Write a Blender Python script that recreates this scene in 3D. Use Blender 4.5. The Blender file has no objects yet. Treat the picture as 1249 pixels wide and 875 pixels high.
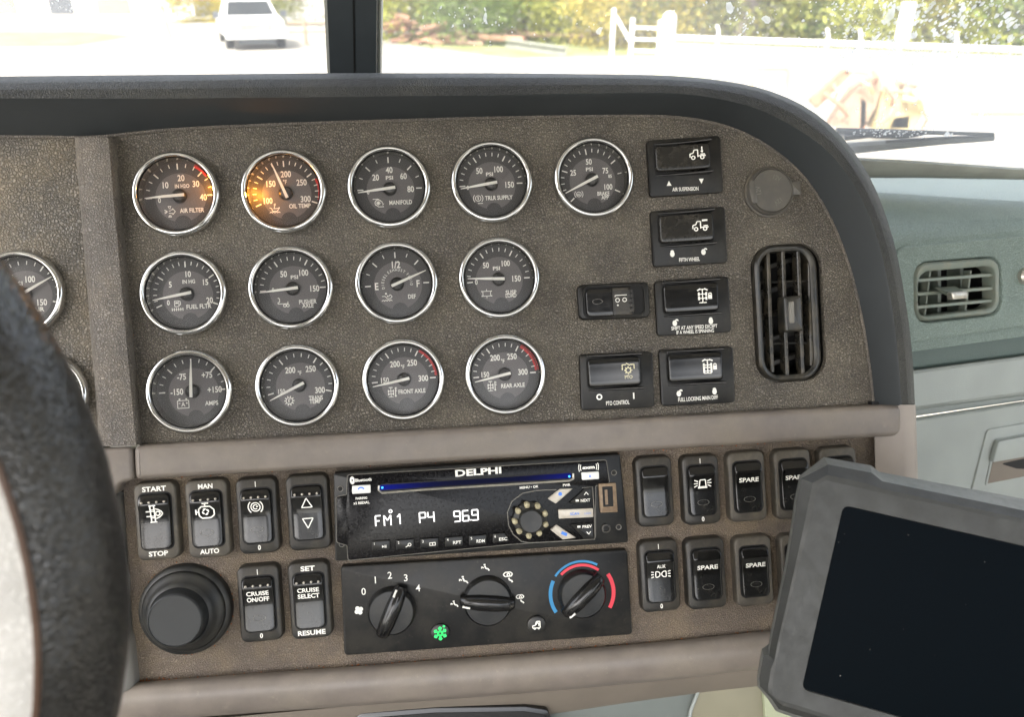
import bpy, math, random
import numpy as np
from mathutils import Matrix, Vector
from mathutils.geometry import tessellate_polygon
random.seed(7)
R = math.radians
S = bpy.context.scene
COL = S.collection

# ------------------------------------------------------------------ camera, sky, sun, exposure
PITCH = 26.6
F_PX, CX, CY = 943.0, 624.5, 437.5
EYE = Vector((0, 0, 2.4))
cam_d = bpy.data.cameras.new('camera')
cam = bpy.data.objects.new('camera', cam_d)
COL.objects.link(cam)
cam.location = EYE
cam.rotation_euler = (R(90 - PITCH), 0, 0)
cam_d.sensor_width = 36
cam_d.lens = 36 * F_PX / 1249
cam_d.clip_start = 0.02
cam_d.clip_end = 600
cam_d.dof.use_dof = True
cam_d.dof.focus_distance = 0.56
cam_d.dof.aperture_fstop = 9
S.camera = cam

SUN_EL, SUN_AZ = 50, -148      # azimuth measured from +Y towards +X: the sun stands to the left, slightly behind
w = bpy.data.worlds.new('World')
S.world = w
w.use_nodes = True
nt = w.node_tree
sky = nt.nodes.new('ShaderNodeTexSky')
sky.sky_type = 'NISHITA'
sky.sun_disc = False
sky.sun_elevation = R(SUN_EL)
sky.sun_rotation = R(SUN_AZ)
sky.dust_density = 6.0
sky.air_density = 1.2
hz = nt.nodes.new('ShaderNodeHueSaturation')      # milky, hazy sky
hz.inputs['Saturation'].default_value = 0.45
nt.links.new(sky.outputs[0], hz.inputs['Color'])
nt.links.new(hz.outputs[0], nt.nodes['Background'].inputs[0])
nt.nodes['Background'].inputs[1].default_value = 0.15
sd = bpy.data.lights.new('sun', 'SUN')
sd.energy = 1.9
sd.angle = R(3)
sd.color = (1.0, 0.95, 0.88)
sun = bpy.data.objects.new('sun', sd)
COL.objects.link(sun)
sdir = Vector((math.sin(R(SUN_AZ)) * math.cos(R(SUN_EL)), math.cos(R(SUN_AZ)) * math.cos(R(SUN_EL)), math.sin(R(SUN_EL))))
sun.rotation_euler = sdir.to_track_quat('Z', 'Y').to_euler()
sun.location = (0, 0, 30)
S.view_settings.view_transform = 'Standard'
S.view_settings.look = 'None'
S.view_settings.gamma = 1
S.view_settings.exposure = 2.53
S.cycles.use_denoising = True
S.cycles.max_bounces = 8
S.cycles.diffuse_bounces = 5
S.cycles.transparent_max_bounces = 16
S.cycles.sample_clamp_indirect = 12

# ------------------------------------------------------------------ frames: a plane in the cab, and where a line of sight meets it
sp, cp = math.sin(R(PITCH)), math.cos(R(PITCH))
CV = Matrix(((1, 0, 0), (0, -sp, cp), (0, -cp, -sp)))      # camera axes (right, down, ahead) -> world


def ray(px, py):
    return CV @ Vector(((px - CX) / F_PX, (py - CY) / F_PX, 1))


class Frame:
    """o origin, x right, y up, z out of the face"""
    def __init__(s, o, x, y):
        x = Vector(x).normalized()
        y = Vector(y)
        y = (y - x * y.dot(x)).normalized()
        z = x.cross(y)
        s.m = Matrix.Translation(o) @ Matrix((x, y, z)).transposed().to_4x4()
        s.i = s.m.inverted()
        s.e = s.i @ EYE

    def P(s, px, py, h=0.0):
        d = s.i.to_3x3() @ ray(px, py)
        t = (h - s.e.z) / d.z
        q = s.e + d * t
        return Vector((q.x, q.y, h))


def rodr(r):
    r = Vector(r)
    return Matrix.Rotation(r.length, 3, r)


RP = rodr((0.0182, -0.0916, -0.0594))
TP = Vector((-0.2330, -0.1138, 0.5394))
PANEL = Frame(EYE + CV @ TP, CV @ RP.col[0], -(CV @ RP.col[1]))
WORLD = Frame(Vector((0, 0, 0)), (1, 0, 0), (0, 1, 0))
cv17 = (math.cos(R(17)), math.sin(R(17)), 0)
bk17 = Vector((-math.sin(R(17)), math.cos(R(17)), 0))
DASH = Frame(EYE + ray(1115, 455) * 0.70, cv17, Vector((0, 0, 1)) * math.cos(R(20)) + bk17 * math.sin(R(20)))
tx = CV @ Vector((math.cos(R(12.3)), math.sin(R(12.3)), -0.13))
ty = -(CV @ Vector((-math.sin(R(12.3)), math.cos(R(12.3)), -0.02)))
TAB = Frame(EYE + ray(1000, 700) * 0.455, tx, ty)
MID_X = -0.158
WR = Frame(Vector((MID_X, 0.86, 2.15)), (1, -0.07, 0), (0, -math.sin(R(24)), math.cos(R(24))))
WL = Frame(Vector((MID_X, 0.86, 2.15)), (1, 0.07, 0), (0, -math.sin(R(24)), math.cos(R(24))))


def gp(px, py, z=0.0):
    d = ray(px, py)
    t = (z - EYE.z) / d.z
    q = EYE + d * t
    return Vector((q.x, q.y, z))


# ------------------------------------------------------------------ where the round gauges sit in the panels (centres in the photograph)
GC_MAIN = [(216.9, 238), (347.3, 234.4), (475, 229.3), (599.4, 223.3), (723, 218), (225.8, 358.2), (356, 351.8), (484, 346), (608.5, 340), (232.9, 477.7), (364, 470.6), (492.3, 463.3), (616, 457)]
GC_LEFT = [(27, 358.5), (57, 483)]

# ------------------------------------------------------------------ materials
def srgb(r, g, b):
    f = lambda c: (c / 255 / 12.92) if c / 255 <= 0.04045 else ((c / 255 + 0.055) / 1.055) ** 2.4
    return (f(r), f(g), f(b), 1)


def mat(name, col, rough=0.5, metal=0.0, grain=None, dust=None, spec=0.5, coat=0.0, emit=None, mottle=None, scratch=None, trans=0.0):
    """grain = (cell size m, strength, dark tint); dust = (colour, amount, patch size m); mottle = (amount, size m)"""
    m = bpy.data.materials.new(name)
    m.use_nodes = True
    n, l = m.node_tree.nodes, m.node_tree.links
    b = n['Principled BSDF']
    c4 = tuple(col[:3]) + (1,)
    b.inputs['Base Color'].default_value = c4
    b.inputs['Roughness'].default_value = rough
    b.inputs['Metallic'].default_value = metal
    b.inputs['Specular IOR Level'].default_value = spec
    b.inputs['Coat Weight'].default_value = coat
    b.inputs['Coat Roughness'].default_value = 0.12
    if trans:
        b.inputs['Transmission Weight'].default_value = trans
    if emit:
        b.inputs['Emission Color'].default_value = tuple(emit[0][:3]) + (1,)
        b.inputs['Emission Strength'].default_value = emit[1]
    if not (grain or dust or mottle or scratch):
        return m
    tc = n.new('ShaderNodeTexCoord')
    src = c4
    colsock = None
    def mixrgb(fac, a, bcol, mode='MIX'):
        x = n.new('ShaderNodeMix')
        x.data_type = 'RGBA'
        x.blend_type = mode
        if isinstance(fac, float):
            x.inputs[0].default_value = fac
        else:
            l.new(fac, x.inputs[0])
        for s_, v in ((x.inputs[6], a), (x.inputs[7], bcol)):
            if isinstance(v, tuple):
                s_.default_value = v
            else:
                l.new(v, s_)
        return x.outputs[2]
    def ramp(sock, a, bb, lo=0.0, hi=1.0):
        r = n.new('ShaderNodeMapRange')
        r.inputs[1].default_value = a
        r.inputs[2].default_value = bb
        r.inputs[3].default_value = lo
        r.inputs[4].default_value = hi
        l.new(sock, r.inputs[0])
        return r.outputs[0]
    def noise(size, detail=3.0, rgh=0.55, vec=None):
        t = n.new('ShaderNodeTexNoise')
        t.inputs['Scale'].default_value = 1.0 / size
        t.inputs['Detail'].default_value = detail
        t.inputs['Roughness'].default_value = rgh
        l.new(vec or tc.outputs['Object'], t.inputs['Vector'])
        return t
    cur = c4
    rgh_s = None
    if mottle:
        nz = noise(mottle[1], 4)
        f = ramp(nz.outputs['Fac'], 0.3, 0.7, 1 - mottle[0], 1 + mottle[0])
        mm = n.new('ShaderNodeVectorMath')
        mm.operation = 'SCALE'
        mm.inputs[0].default_value = c4[:3]
        l.new(f, mm.inputs['Scale'])
        cur = mm.outputs[0]
    gh = None
    if grain:
        warp = noise(grain[0] * 2.2, 1)
        wv = n.new('ShaderNodeVectorMath')
        wv.operation = 'MULTIPLY_ADD'
        l.new(warp.outputs['Color'], wv.inputs[0])
        wv.inputs[1].default_value = (grain[0] * 1.6,) * 3
        l.new(tc.outputs['Object'], wv.inputs[2])
        v = n.new('ShaderNodeTexVoronoi')
        v.feature = 'DISTANCE_TO_EDGE'
        v.inputs['Scale'].default_value = 1.0 / grain[0]
        l.new(wv.outputs[0], v.inputs['Vector'])
        gh = ramp(v.outputs['Distance'], 0.0, 0.28)
        if grain[2] is not None:
            cur = mixrgb(ramp(gh, 0.0, 0.8, grain[3] if len(grain) > 3 else 0.75, 0.0), cur, tuple(grain[2][:3]) + (1,))
    if dust:
        nz = noise(dust[2], 5, 0.62)
        f = ramp(nz.outputs['Fac'], 0.42, 0.68, 0.0, dust[1])
        if gh is not None:
            mu = n.new('ShaderNodeMath')
            mu.operation = 'MULTIPLY'
            l.new(f, mu.inputs[0])
            l.new(ramp(gh, 0.0, 0.7, 0.35, 1.0), mu.inputs[1])
            f = mu.outputs[0]
        cur = mixrgb(f, cur, tuple(dust[0][:3]) + (1,))
        rr = n.new('ShaderNodeMapRange')
        rr.inputs[1].default_value = 0
        rr.inputs[2].default_value = 1
        rr.inputs[3].default_value = rough
        rr.inputs[4].default_value = min(1.0, rough + 0.35)
        l.new(f, rr.inputs[0])
        rgh_s = rr.outputs[0]
    if scratch:
        st = noise(scratch[1], 6, 0.75)
        f2 = ramp(st.outputs['Fac'], 0.60, 0.74, 0.0, scratch[0])
        cur = mixrgb(f2, cur, srgb(150, 142, 128))
        if rgh_s is None:
            rgh_s = ramp(st.outputs['Fac'], 0.4, 0.7, rough, min(1, rough + 0.25))
    if not isinstance(cur, tuple):
        l.new(cur, b.inputs['Base Color'])
    if rgh_s is not None:
        l.new(rgh_s, b.inputs['Roughness'])
    if gh is not None:
        bp = n.new('ShaderNodeBump')
        bp.inputs['Strength'].default_value = grain[1]
        bp.inputs['Distance'].default_value = grain[0] * 0.35
        l.new(gh, bp.inputs['Height'])
        l.new(bp.outputs[0], b.inputs['Normal'])
    return m


DUST = srgb(176, 160, 132)
M = {}
M['panel'] = mat('panel_vinyl', srgb(112, 106, 97), 0.42, grain=(0.0018, 1.0, srgb(38, 34, 30), 0.8), dust=(srgb(146, 137, 118), 0.35, 0.05), mottle=(0.14, 0.04))
M['panelw'] = mat('panel_vinyl_coarse', srgb(114, 109, 101), 0.44, grain=(0.0021, 0.9, srgb(50, 45, 39), 0.75), dust=(srgb(160, 145, 118), 0.5, 0.05), mottle=(0.18, 0.03))
M['rib'] = mat('rib_vinyl', srgb(116, 110, 103), 0.42, grain=(0.0017, 0.9, srgb(42, 38, 35), 0.6), dust=(srgb(165, 152, 132), 0.35, 0.04), mottle=(0.15, 0.03))
M['hood'] = mat('hood_vinyl', srgb(48, 49, 45), 0.42, grain=(0.0014, 0.9, srgb(22, 23, 22), 0.7), dust=(srgb(110, 106, 92), 0.18, 0.05), mottle=(0.12, 0.05))
M['hoodin'] = mat('hood_smooth', srgb(46, 50, 52), 0.6, grain=(0.0009, 0.15, None), mottle=(0.12, 0.05))
M['trim'] = mat('taupe_trim', srgb(112, 104, 97), 0.40, grain=(0.0008, 0.12, None), dust=(srgb(136, 127, 112), 0.5, 0.04), mottle=(0.12, 0.015), scratch=(0.4, 0.008))
M['trimpink'] = mat('rosy_trim', srgb(150, 140, 131), 0.5, grain=(0.0009, 0.15, None), mottle=(0.06, 0.03))
M['greytrim'] = mat('grey_side_trim', srgb(122, 120, 115), 0.5, grain=(0.0012, 0.25, None), mottle=(0.08, 0.03))
M['low'] = mat('switch_panel_vinyl', srgb(114, 103, 92), 0.62, grain=(0.0016, 0.9, srgb(70, 60, 50), 0.6), dust=(srgb(150, 132, 104), 0.5, 0.035), mottle=(0.12, 0.02))
M['under'] = mat('console_taupe', srgb(108, 100, 90), 0.6, mottle=(0.08, 0.05))
M['olive'] = mat('console_olive', srgb(122, 118, 98), 0.6, mottle=(0.08, 0.05))
M['tealdark'] = mat('console_teal', srgb(98, 104, 100), 0.6, mottle=(0.08, 0.05))
M['palegreen'] = mat('console_pale_green', srgb(150, 155, 128), 0.6, mottle=(0.08, 0.03))
M['teal'] = mat('passenger_dash_vinyl', srgb(132, 148, 141), 0.46, grain=(0.0018, 0.9, srgb(86, 99, 93), 0.6), mottle=(0.05, 0.04))
M['tealband'] = mat('passenger_dash_band', srgb(80, 94, 89), 0.5, grain=(0.0014, 0.4, None), mottle=(0.05, 0.04))
M['light'] = mat('glovebox_plastic', srgb(143, 149, 145), 0.42, grain=(0.0012, 0.25, None), mottle=(0.07, 0.04), scratch=(0.12, 0.01))
M['ventteal'] = mat('passenger_vent_plastic', srgb(112, 122, 113), 0.38, dust=(srgb(140, 132, 112), 0.35, 0.01))
M['chrome'] = mat('chrome', (0.62, 0.62, 0.61), 0.07, 1.0)
M['chromeworn'] = mat('worn_silver', srgb(190, 186, 176), 0.3, 0.7, mottle=(0.15, 0.004))
M['dial'] = mat('dial_black', srgb(60, 58, 58), 0.5)
M['dialin'] = mat('dial_grey', srgb(98, 94, 94), 0.5)
M['dialspot'] = mat('dial_lamp_window', srgb(54, 52, 53), 0.4)
M['sealring'] = mat('dial_seal_ring', (0.42, 0.41, 0.37), 0.16, 0.9)
M['black'] = mat('black_plastic', srgb(19, 20, 21), 0.30, spec=0.35, dust=(srgb(84, 80, 70), 0.16, 0.02), scratch=(0.08, 0.004))
M['plate'] = mat('switch_plate_plastic', srgb(20, 20, 20), 0.36, spec=0.3, dust=(srgb(84, 79, 68), 0.18, 0.02), scratch=(0.10, 0.004))
M['plate2'] = mat('switch_bezel_plastic', srgb(34, 33, 31), 0.42, dust=(srgb(96, 88, 74), 0.35, 0.015), scratch=(0.25, 0.003))
M['plate3'] = mat('switch_bezel_dusty', srgb(66, 62, 56), 0.5, dust=(srgb(126, 117, 100), 0.4, 0.015), scratch=(0.25, 0.003))
M['gloss'] = mat('gloss_black', srgb(17, 17, 18), 0.2, dust=(srgb(90, 86, 78), 0.1, 0.006))
M['rocker'] = mat('rocker_black', srgb(15, 15, 15), 0.17, dust=(srgb(80, 76, 68), 0.08, 0.008))
M['rockerw'] = mat('rocker_worn', srgb(27, 26, 24), 0.24, dust=(srgb(90, 84, 74), 0.15, 0.008))
M['lenswin'] = mat('rocker_lens', srgb(22, 23, 24), 0.2, dust=(srgb(84, 80, 70), 0.12, 0.006))
M['well'] = mat('recess_black', srgb(9, 9, 9), 0.7)
M['print'] = mat('white_print', srgb(236, 234, 226), 0.5)
M['printdim'] = mat('grey_print', srgb(120, 118, 112), 0.5)
M['printbright'] = mat('lettering_white', srgb(242, 240, 234), 0.5)
M['printcream'] = mat('cream_print', srgb(214, 206, 170), 0.5)
M['needle'] = mat('needle_white', srgb(238, 236, 228), 0.4)
M['red'] = mat('red_print', srgb(196, 44, 44), 0.5)
M['redbright'] = mat('red_arc_print', srgb(216, 52, 70), 0.5)
M['blue'] = mat('blue_arc_print', srgb(38, 126, 176), 0.5)
M['bluekey'] = mat('blue_key_print', srgb(60, 120, 210), 0.5, emit=(srgb(60, 120, 230), 0.04))
M['hub'] = mat('needle_hub', srgb(44, 43, 42), 0.3)
M['piping'] = mat('brown_piping', srgb(78, 56, 42), 0.4)  # warm fringe of the rim highlight, given as colour
M['lcd'] = mat('display_segments', (0.9, 0.9, 0.9), 0.4, emit=(srgb(250, 244, 246), 0.10))
M['display'] = mat('display_window', srgb(11, 10, 12), 0.14, spec=0.2, scratch=(0.05, 0.002))
M['greenlit'] = mat('green_lamp_print', srgb(40, 220, 110), 0.4, emit=(srgb(30, 235, 110), 0.07))
M['bluelit'] = mat('blue_led', srgb(60, 160, 255), 0.4, emit=(srgb(60, 150, 255), 0.4))
M['blueglow'] = mat('blue_lit_slot', srgb(4, 8, 40), 0.5, spec=0.05, emit=(srgb(10, 30, 190), 0.05))
def slot_guide():
    m = M['blueglow']
    n, l = m.node_tree.nodes, m.node_tree.links
    tc = n.new('ShaderNodeTexCoord')
    sx = n.new('ShaderNodeSeparateXYZ')
    l.new(tc.outputs['Object'], sx.inputs[0])
    ab = n.new('ShaderNodeMath'); ab.operation = 'ABSOLUTE'
    ad = n.new('ShaderNodeMath'); ad.operation = 'ADD'; ad.inputs[1].default_value = -0.0015
    l.new(sx.outputs[0], ad.inputs[0]); l.new(ad.outputs[0], ab.inputs[0])
    mr = n.new('ShaderNodeMapRange')
    for i_, v in ((1, .020), (2, .068), (3, 0.0), (4, 0.07)):
        mr.inputs[i_].default_value = v
    l.new(ab.outputs[0], mr.inputs[0])
    pw = n.new('ShaderNodeMath'); pw.operation = 'MULTIPLY'
    l.new(mr.outputs[0], pw.inputs[0]); l.new(mr.outputs[0], pw.inputs[1])
    sc_ = n.new('ShaderNodeMath'); sc_.operation = 'MULTIPLY'; sc_.inputs[1].default_value = 14
    l.new(pw.outputs[0], sc_.inputs[0])
    l.new(sc_.outputs[0], n['Principled BSDF'].inputs['Emission Strength'])


slot_guide()
M['keysilver'] = mat('silver_key', srgb(196, 190, 178), 0.35, dust=(srgb(150, 130, 105), 0.35, 0.006))
M['keywhite'] = mat('white_key', srgb(226, 226, 222), 0.35)
M['cream'] = mat('worn_knob_grip', srgb(176, 168, 138), 0.4, dust=(srgb(110, 95, 68), 0.5, 0.003))
M['knob'] = mat('matt_black_rubber', srgb(30, 31, 31), 0.45, dust=(srgb(96, 92, 80), 0.2, 0.015))
M['knobcap'] = mat('knob_cap', srgb(38, 40, 41), 0.5, mottle=(0.06, 0.01))
M['socket'] = mat('socket_cap_grey', srgb(80, 78, 74), 0.32, dust=(srgb(120, 112, 98), 0.25, 0.01))
M['embossed'] = mat('embossed_grey', srgb(112, 109, 102), 0.5)
M['vent'] = mat('vent_black', srgb(34, 34, 32), 0.3, dust=(srgb(104, 95, 78), 0.3, 0.012))
M['ventslat'] = mat('vent_louvre', srgb(46, 45, 41), 0.25, dust=(srgb(120, 108, 86), 0.35, 0.012))
M['usb'] = mat('usb_brown', srgb(116, 96, 76), 0.5, dust=(srgb(160, 140, 110), 0.5, 0.004))
M['leather'] = mat('wheel_leather', srgb(30, 29, 27), 0.26, grain=(0.0022, 0.3, None), mottle=(0.2, 0.02), spec=0.7)
M['greyleather'] = mat('wheel_grey_leather', srgb(196, 194, 190), 0.4, grain=(0.0026, 0.4, srgb(160, 157, 152), 0.4), mottle=(0.10, 0.02))  # pale tone stands in for window light reflected on the black rim
M['tabfront'] = mat('tablet_rubber', srgb(47, 48, 46), 0.46, mottle=(0.2, 0.02), scratch=(0.12, 0.012))
M['tabedge'] = mat('tablet_edge_rubber', srgb(104, 106, 102), 0.42, mottle=(0.12, 0.02), scratch=(0.25, 0.01))  # daylight on the upper edges put into a paler rubber colour
M['tabscreen'] = mat('tablet_screen', srgb(1, 6, 11), 0.16, spec=0.02)
M['dirt'] = mat('rust_crumb', srgb(150, 88, 44), 0.8)
M['pillar'] = mat('pillar_rubber', srgb(52, 58, 62), 0.55, mottle=(0.1, 0.03))
M['pillarpale'] = mat('pillar_edge', srgb(170, 172, 165), 0.5)
M['wiper'] = mat('wiper_grey', srgb(96, 102, 100), 0.5, mottle=(0.1, 0.03))
M['rubber'] = mat('wiper_rubber', srgb(56, 62, 66), 0.6)
M['cab'] = mat('cab_lining', srgb(205, 202, 194), 0.85, mottle=(0.06, 0.2))
M['cabback'] = mat('cab_back_lining', srgb(190, 187, 180), 0.9, mottle=(0.1, 0.3))
M['cabdark'] = mat('cab_floor', srgb(60, 58, 55), 0.9)
M['gasket'] = mat('gasket_rubber', srgb(150, 152, 144), 0.6, mottle=(0.15, 0.03))
M['button'] = mat('red_button', srgb(150, 30, 36), 0.25)


def glass(name, ior=1.45, film=0.0, tint=(1, 1, 1, 1), rough=0.02, filmsize=0.02):
    m = bpy.data.materials.new(name)
    m.use_nodes = True
    n, l = m.node_tree.nodes, m.node_tree.links
    n.remove(n['Principled BSDF'])
    tr = n.new('ShaderNodeBsdfTransparent')
    tr.inputs[0].default_value = tint
    gl = n.new('ShaderNodeBsdfGlossy')
    gl.inputs['Roughness'].default_value = rough
    fr = n.new('ShaderNodeFresnel')
    fr.inputs[0].default_value = ior
    mx = n.new('ShaderNodeMixShader')
    l.new(fr.outputs[0], mx.inputs[0])
    l.new(tr.outputs[0], mx.inputs[1])
    l.new(gl.outputs[0], mx.inputs[2])
    out = mx
    if film:
        df = n.new('ShaderNodeBsdfDiffuse')
        tl = n.new('ShaderNodeBsdfTranslucent')
        ad = n.new('ShaderNodeMixShader')
        l.new(df.outputs[0], ad.inputs[1])
        l.new(tl.outputs[0], ad.inputs[2])
        nz = n.new('ShaderNodeTexNoise')
        nz.inputs['Scale'].default_value = 1 / filmsize
        nz.inputs['Detail'].default_value = 5
        tc = n.new('ShaderNodeTexCoord')
        l.new(tc.outputs['Object'], nz.inputs['Vector'])
        mr = n.new('ShaderNodeMapRange')
        mr.inputs[1].default_value = 0.3
        mr.inputs[2].default_value = 0.75
        mr.inputs[3].default_value = film * 0.5
        mr.inputs[4].default_value = film * 1.5
        l.new(nz.outputs[0], mr.inputs[0])
        m2 = n.new('ShaderNodeMixShader')
        l.new(mr.outputs[0], m2.inputs[0])
        l.new(mx.outputs[0], m2.inputs[1])
        l.new(ad.outputs[0], m2.inputs[2])
        out = m2
    l.new(out.outputs[0], n['Material Output'].inputs[0])
    return m


M['lens'] = glass('gauge_lens_glass', 1.35, 0.02, rough=0.3, filmsize=0.008)
M['screenglass'] = glass('windscreen_glass', 1.3, 0.14, filmsize=0.15)
M['drop'] = glass('dried_water_spot', 1.33, 0.8, rough=0.1)
for n_ in M['drop'].node_tree.nodes:
    if n_.type in ('BSDF_DIFFUSE', 'BSDF_TRANSLUCENT'):
        n_.inputs[0].default_value = (0.95, 0.95, 0.93, 1)
    if n_.type == 'MIX_SHADER' and not n_.inputs[0].is_linked:
        n_.inputs[0].default_value = 0.9


# ------------------------------------------------------------------ mesh building
class B:
    def __init__(s):
        s.v, s.f = [], []

    def add(s, vs, fs):
        o = len(s.v)
        s.v += [tuple(p) for p in vs]
        s.f += [tuple(i + o for i in f) for f in fs]
        return s

    def loft(s, rings, closed=True, c0=False, c1=False, flip=False):
        n = len(rings[0])
        vs = [p for r in rings for p in r]
        fs = []
        for k in range(len(rings) - 1):
            for i in range(n if closed else n - 1):
                j = (i + 1) % n
                q = (k * n + i, k * n + j, (k + 1) * n + j, (k + 1) * n + i)
                fs.append(q[::-1] if flip else q)
        if c0:
            fs.append(tuple(range(n))[::-1] if not flip else tuple(range(n)))
        if c1:
            b0 = (len(rings) - 1) * n
            fs.append(tuple(b0 + i for i in range(n)) if not flip else tuple(b0 + i for i in range(n))[::-1])
        return s.add(vs, fs)

    def box(s, x0, x1, y0, y1, z0, z1):
        v = [(x, y, z) for z in (z0, z1) for y in (y0, y1) for x in (x0, x1)]
        return s.add(v, [(0, 2, 3, 1), (4, 5, 7, 6), (0, 1, 5, 4), (2, 6, 7, 3), (0, 4, 6, 2), (1, 3, 7, 5)])

    def slab(s, out, z0, z1, bev=0.0, steps=2, base=True):
        """a plate with outline out (counter-clockwise 2-D points) and a rounded top edge"""
        out = [Vector(p[:2]) for p in out]
        rings = [[(p.x, p.y, z0) for p in out]]
        if bev <= 0:
            rings.append([(p.x, p.y, z1) for p in out])
        else:
            for k in range(steps + 1):
                a = math.pi / 2 * k / steps
                ins = inset(out, bev * (1 - math.cos(a)))
                rings.append([(p.x, p.y, z1 - bev + bev * math.sin(a)) for p in ins])
        return s.loft(rings, c0=base, c1=True)

    def lathe(s, prof, cx=0, cy=0, n=48, c1=False, a0=0):
        rings = [[(cx + r * math.cos(a0 + 2 * math.pi * i / n), cy + r * math.sin(a0 + 2 * math.pi * i / n), z) for i in range(n)] for r, z in prof]
        return s.loft(rings, c1=c1)

    def tube(s, pts, r, n=8, caps=True):
        rings = []
        pts = [Vector(p) for p in pts]
        for i, p in enumerate(pts):
            t = (pts[min(i + 1, len(pts) - 1)] - pts[max(i - 1, 0)]).normalized()
            a = Vector((0, 0, 1)) if abs(t.z) < 0.9 else Vector((1, 0, 0))
            u = t.cross(a).normalized()
            v = t.cross(u)
            rr = r[i] if isinstance(r, (list, tuple)) else r
            rings.append([p + (u * math.cos(2 * math.pi * k / n) + v * math.sin(2 * math.pi * k / n)) * rr for k in range(n)])
        return s.loft(rings, c0=caps, c1=caps, flip=True)

    def obj(s, name, m, parent=None, frame=None, smooth=35, at=None, kind=None):
        me = bpy.data.meshes.new(name)
        me.from_pydata(s.v, [], s.f)
        me.validate()
        me.materials.append(m)
        if smooth:
            me.shade_smooth()
            me.set_sharp_from_angle(angle=R(smooth))
        o = bpy.data.objects.new(name, me)
        COL.objects.link(o)
        if parent:
            o.parent = parent
        elif frame:
            o.matrix_world = frame.m @ Matrix.Translation(at or (0, 0, 0))
        if kind:
            o['kind'] = kind
        return o


def inset(pts, d):
    if d == 0:
        return [Vector(p) for p in pts]
    n = len(pts)
    res = []
    for i in range(n):
        a, b, c = pts[i - 1], pts[i], pts[(i + 1) % n]
        e1, e2 = (b - a), (c - b)
        if e1.length < 1e-9:
            e1 = e2
        if e2.length < 1e-9:
            e2 = e1
        e1, e2 = e1.normalized(), e2.normalized()
        n1, n2 = Vector((-e1.y, e1.x)), Vector((-e2.y, e2.x))
        m = n1 + n2
        k = max(0.35, m.length / 2)
        res.append(b + m.normalized() * d / k)
    return res


def ccw(pts):
    a = sum(pts[i - 1][0] * pts[i][1] - pts[i][0] * pts[i - 1][1] for i in range(len(pts)))
    return list(pts) if a > 0 else list(pts)[::-1]


def rounded(pts, r, n=5):
    """round the corners of a polygon; r one radius or one per corner"""
    pts = [Vector(p[:2]) for p in pts]
    rs = r if isinstance(r, (list, tuple)) else [r] * len(pts)
    a = sum(pts[i - 1].x * pts[i].y - pts[i].x * pts[i - 1].y for i in range(len(pts)))
    if a < 0:
        pts = pts[::-1]
        rs = list(rs)[::-1]
    out = []
    N = len(pts)
    for i in range(N):
        p, q, t = pts[i - 1], pts[i], pts[(i + 1) % N]
        if rs[i] <= 0:
            out.append(q)
            continue
        e1, e2 = (p - q).normalized(), (t - q).normalized()
        ang = math.acos(max(-1, min(1, e1.dot(e2))))
        d = rs[i] / math.tan(ang / 2)
        d = min(d, (p - q).length * 0.49, (t - q).length * 0.49)
        A, C = q + e1 * d, q + e2 * d
        for k in range(n + 1):
            s_ = k / n
            out.append(A * (1 - s_) ** 2 * 1.0 + q * 2 * s_ * (1 - s_) + C * s_ ** 2)
    return out


def rrect(cx, cy, w_, h_, r, n=5):
    x, y = w_ / 2, h_ / 2
    out = []
    for (sx, sy, a0) in ((1, 1, 0), (-1, 1, 90), (-1, -1, 180), (1, -1, 270)):
        for k in range(n + 1):
            a = R(a0 + 90 * k / n)
            out.append(Vector((cx + sx * (x - r) + r * math.cos(a), cy + sy * (y - r) + r * math.sin(a))))
    return out


def catmull(pts, n):
    """smooth a list of equal-length tuples and resample to n points by length of the first two entries"""
    P = [np.array(p, float) for p in pts]
    dense = []
    for i in range(len(P) - 1):
        p0, p1, p2, p3 = P[max(i - 1, 0)], P[i], P[i + 1], P[min(i + 2, len(P) - 1)]
        for k in range(12):
            t = k / 12
            dense.append(0.5 * ((2 * p1) + (-p0 + p2) * t + (2 * p0 - 5 * p1 + 4 * p2 - p3) * t * t + (-p0 + 3 * p1 - 3 * p2 + p3) * t ** 3))
    dense.append(P[-1])
    D = np.array(dense)
    s_ = np.r_[0, np.cumsum(np.linalg.norm(np.diff(D[:, :2], axis=0), axis=1))]
    t = np.linspace(0, s_[-1], n)
    return [tuple(np.interp(t, s_, D[:, k]) for k in range(D.shape[1])) for _ in (0,)][0]


def row(frame, pts, n, w_=None):
    """pts (px, py[, height]) -> n points on the frame"""
    q = [(p[0], p[1], p[2] if len(p) > 2 else w_) for p in pts]
    if len(q) == 2:
        xs = [np.linspace(q[0][k], q[1][k], n) for k in range(3)]
    else:
        xs = catmull(q, n)
    return [tuple(frame.P(xs[0][i], xs[1][i], xs[2][i])) for i in range(n)]


def holed(outer, holes, z):
    polys = [[Vector((p[0], p[1], 0)) for p in outer]] + [[Vector((p[0], p[1], 0)) for p in h] for h in holes]
    tris = tessellate_polygon(polys)
    vs = [(p.x, p.y, z) for pl in polys for p in pl]
    fs = []
    for t in tris:
        a, b_, c = (vs[i] for i in t)
        ar = (b_[0] - a[0]) * (c[1] - a[1]) - (b_[1] - a[1]) * (c[0] - a[0])
        fs.append(tuple(t) if ar > 0 else tuple(t)[::-1])
    return vs, fs


# ------------------------------------------------------------------ print: flat marks laid on a face
_glyph = {}


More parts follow.
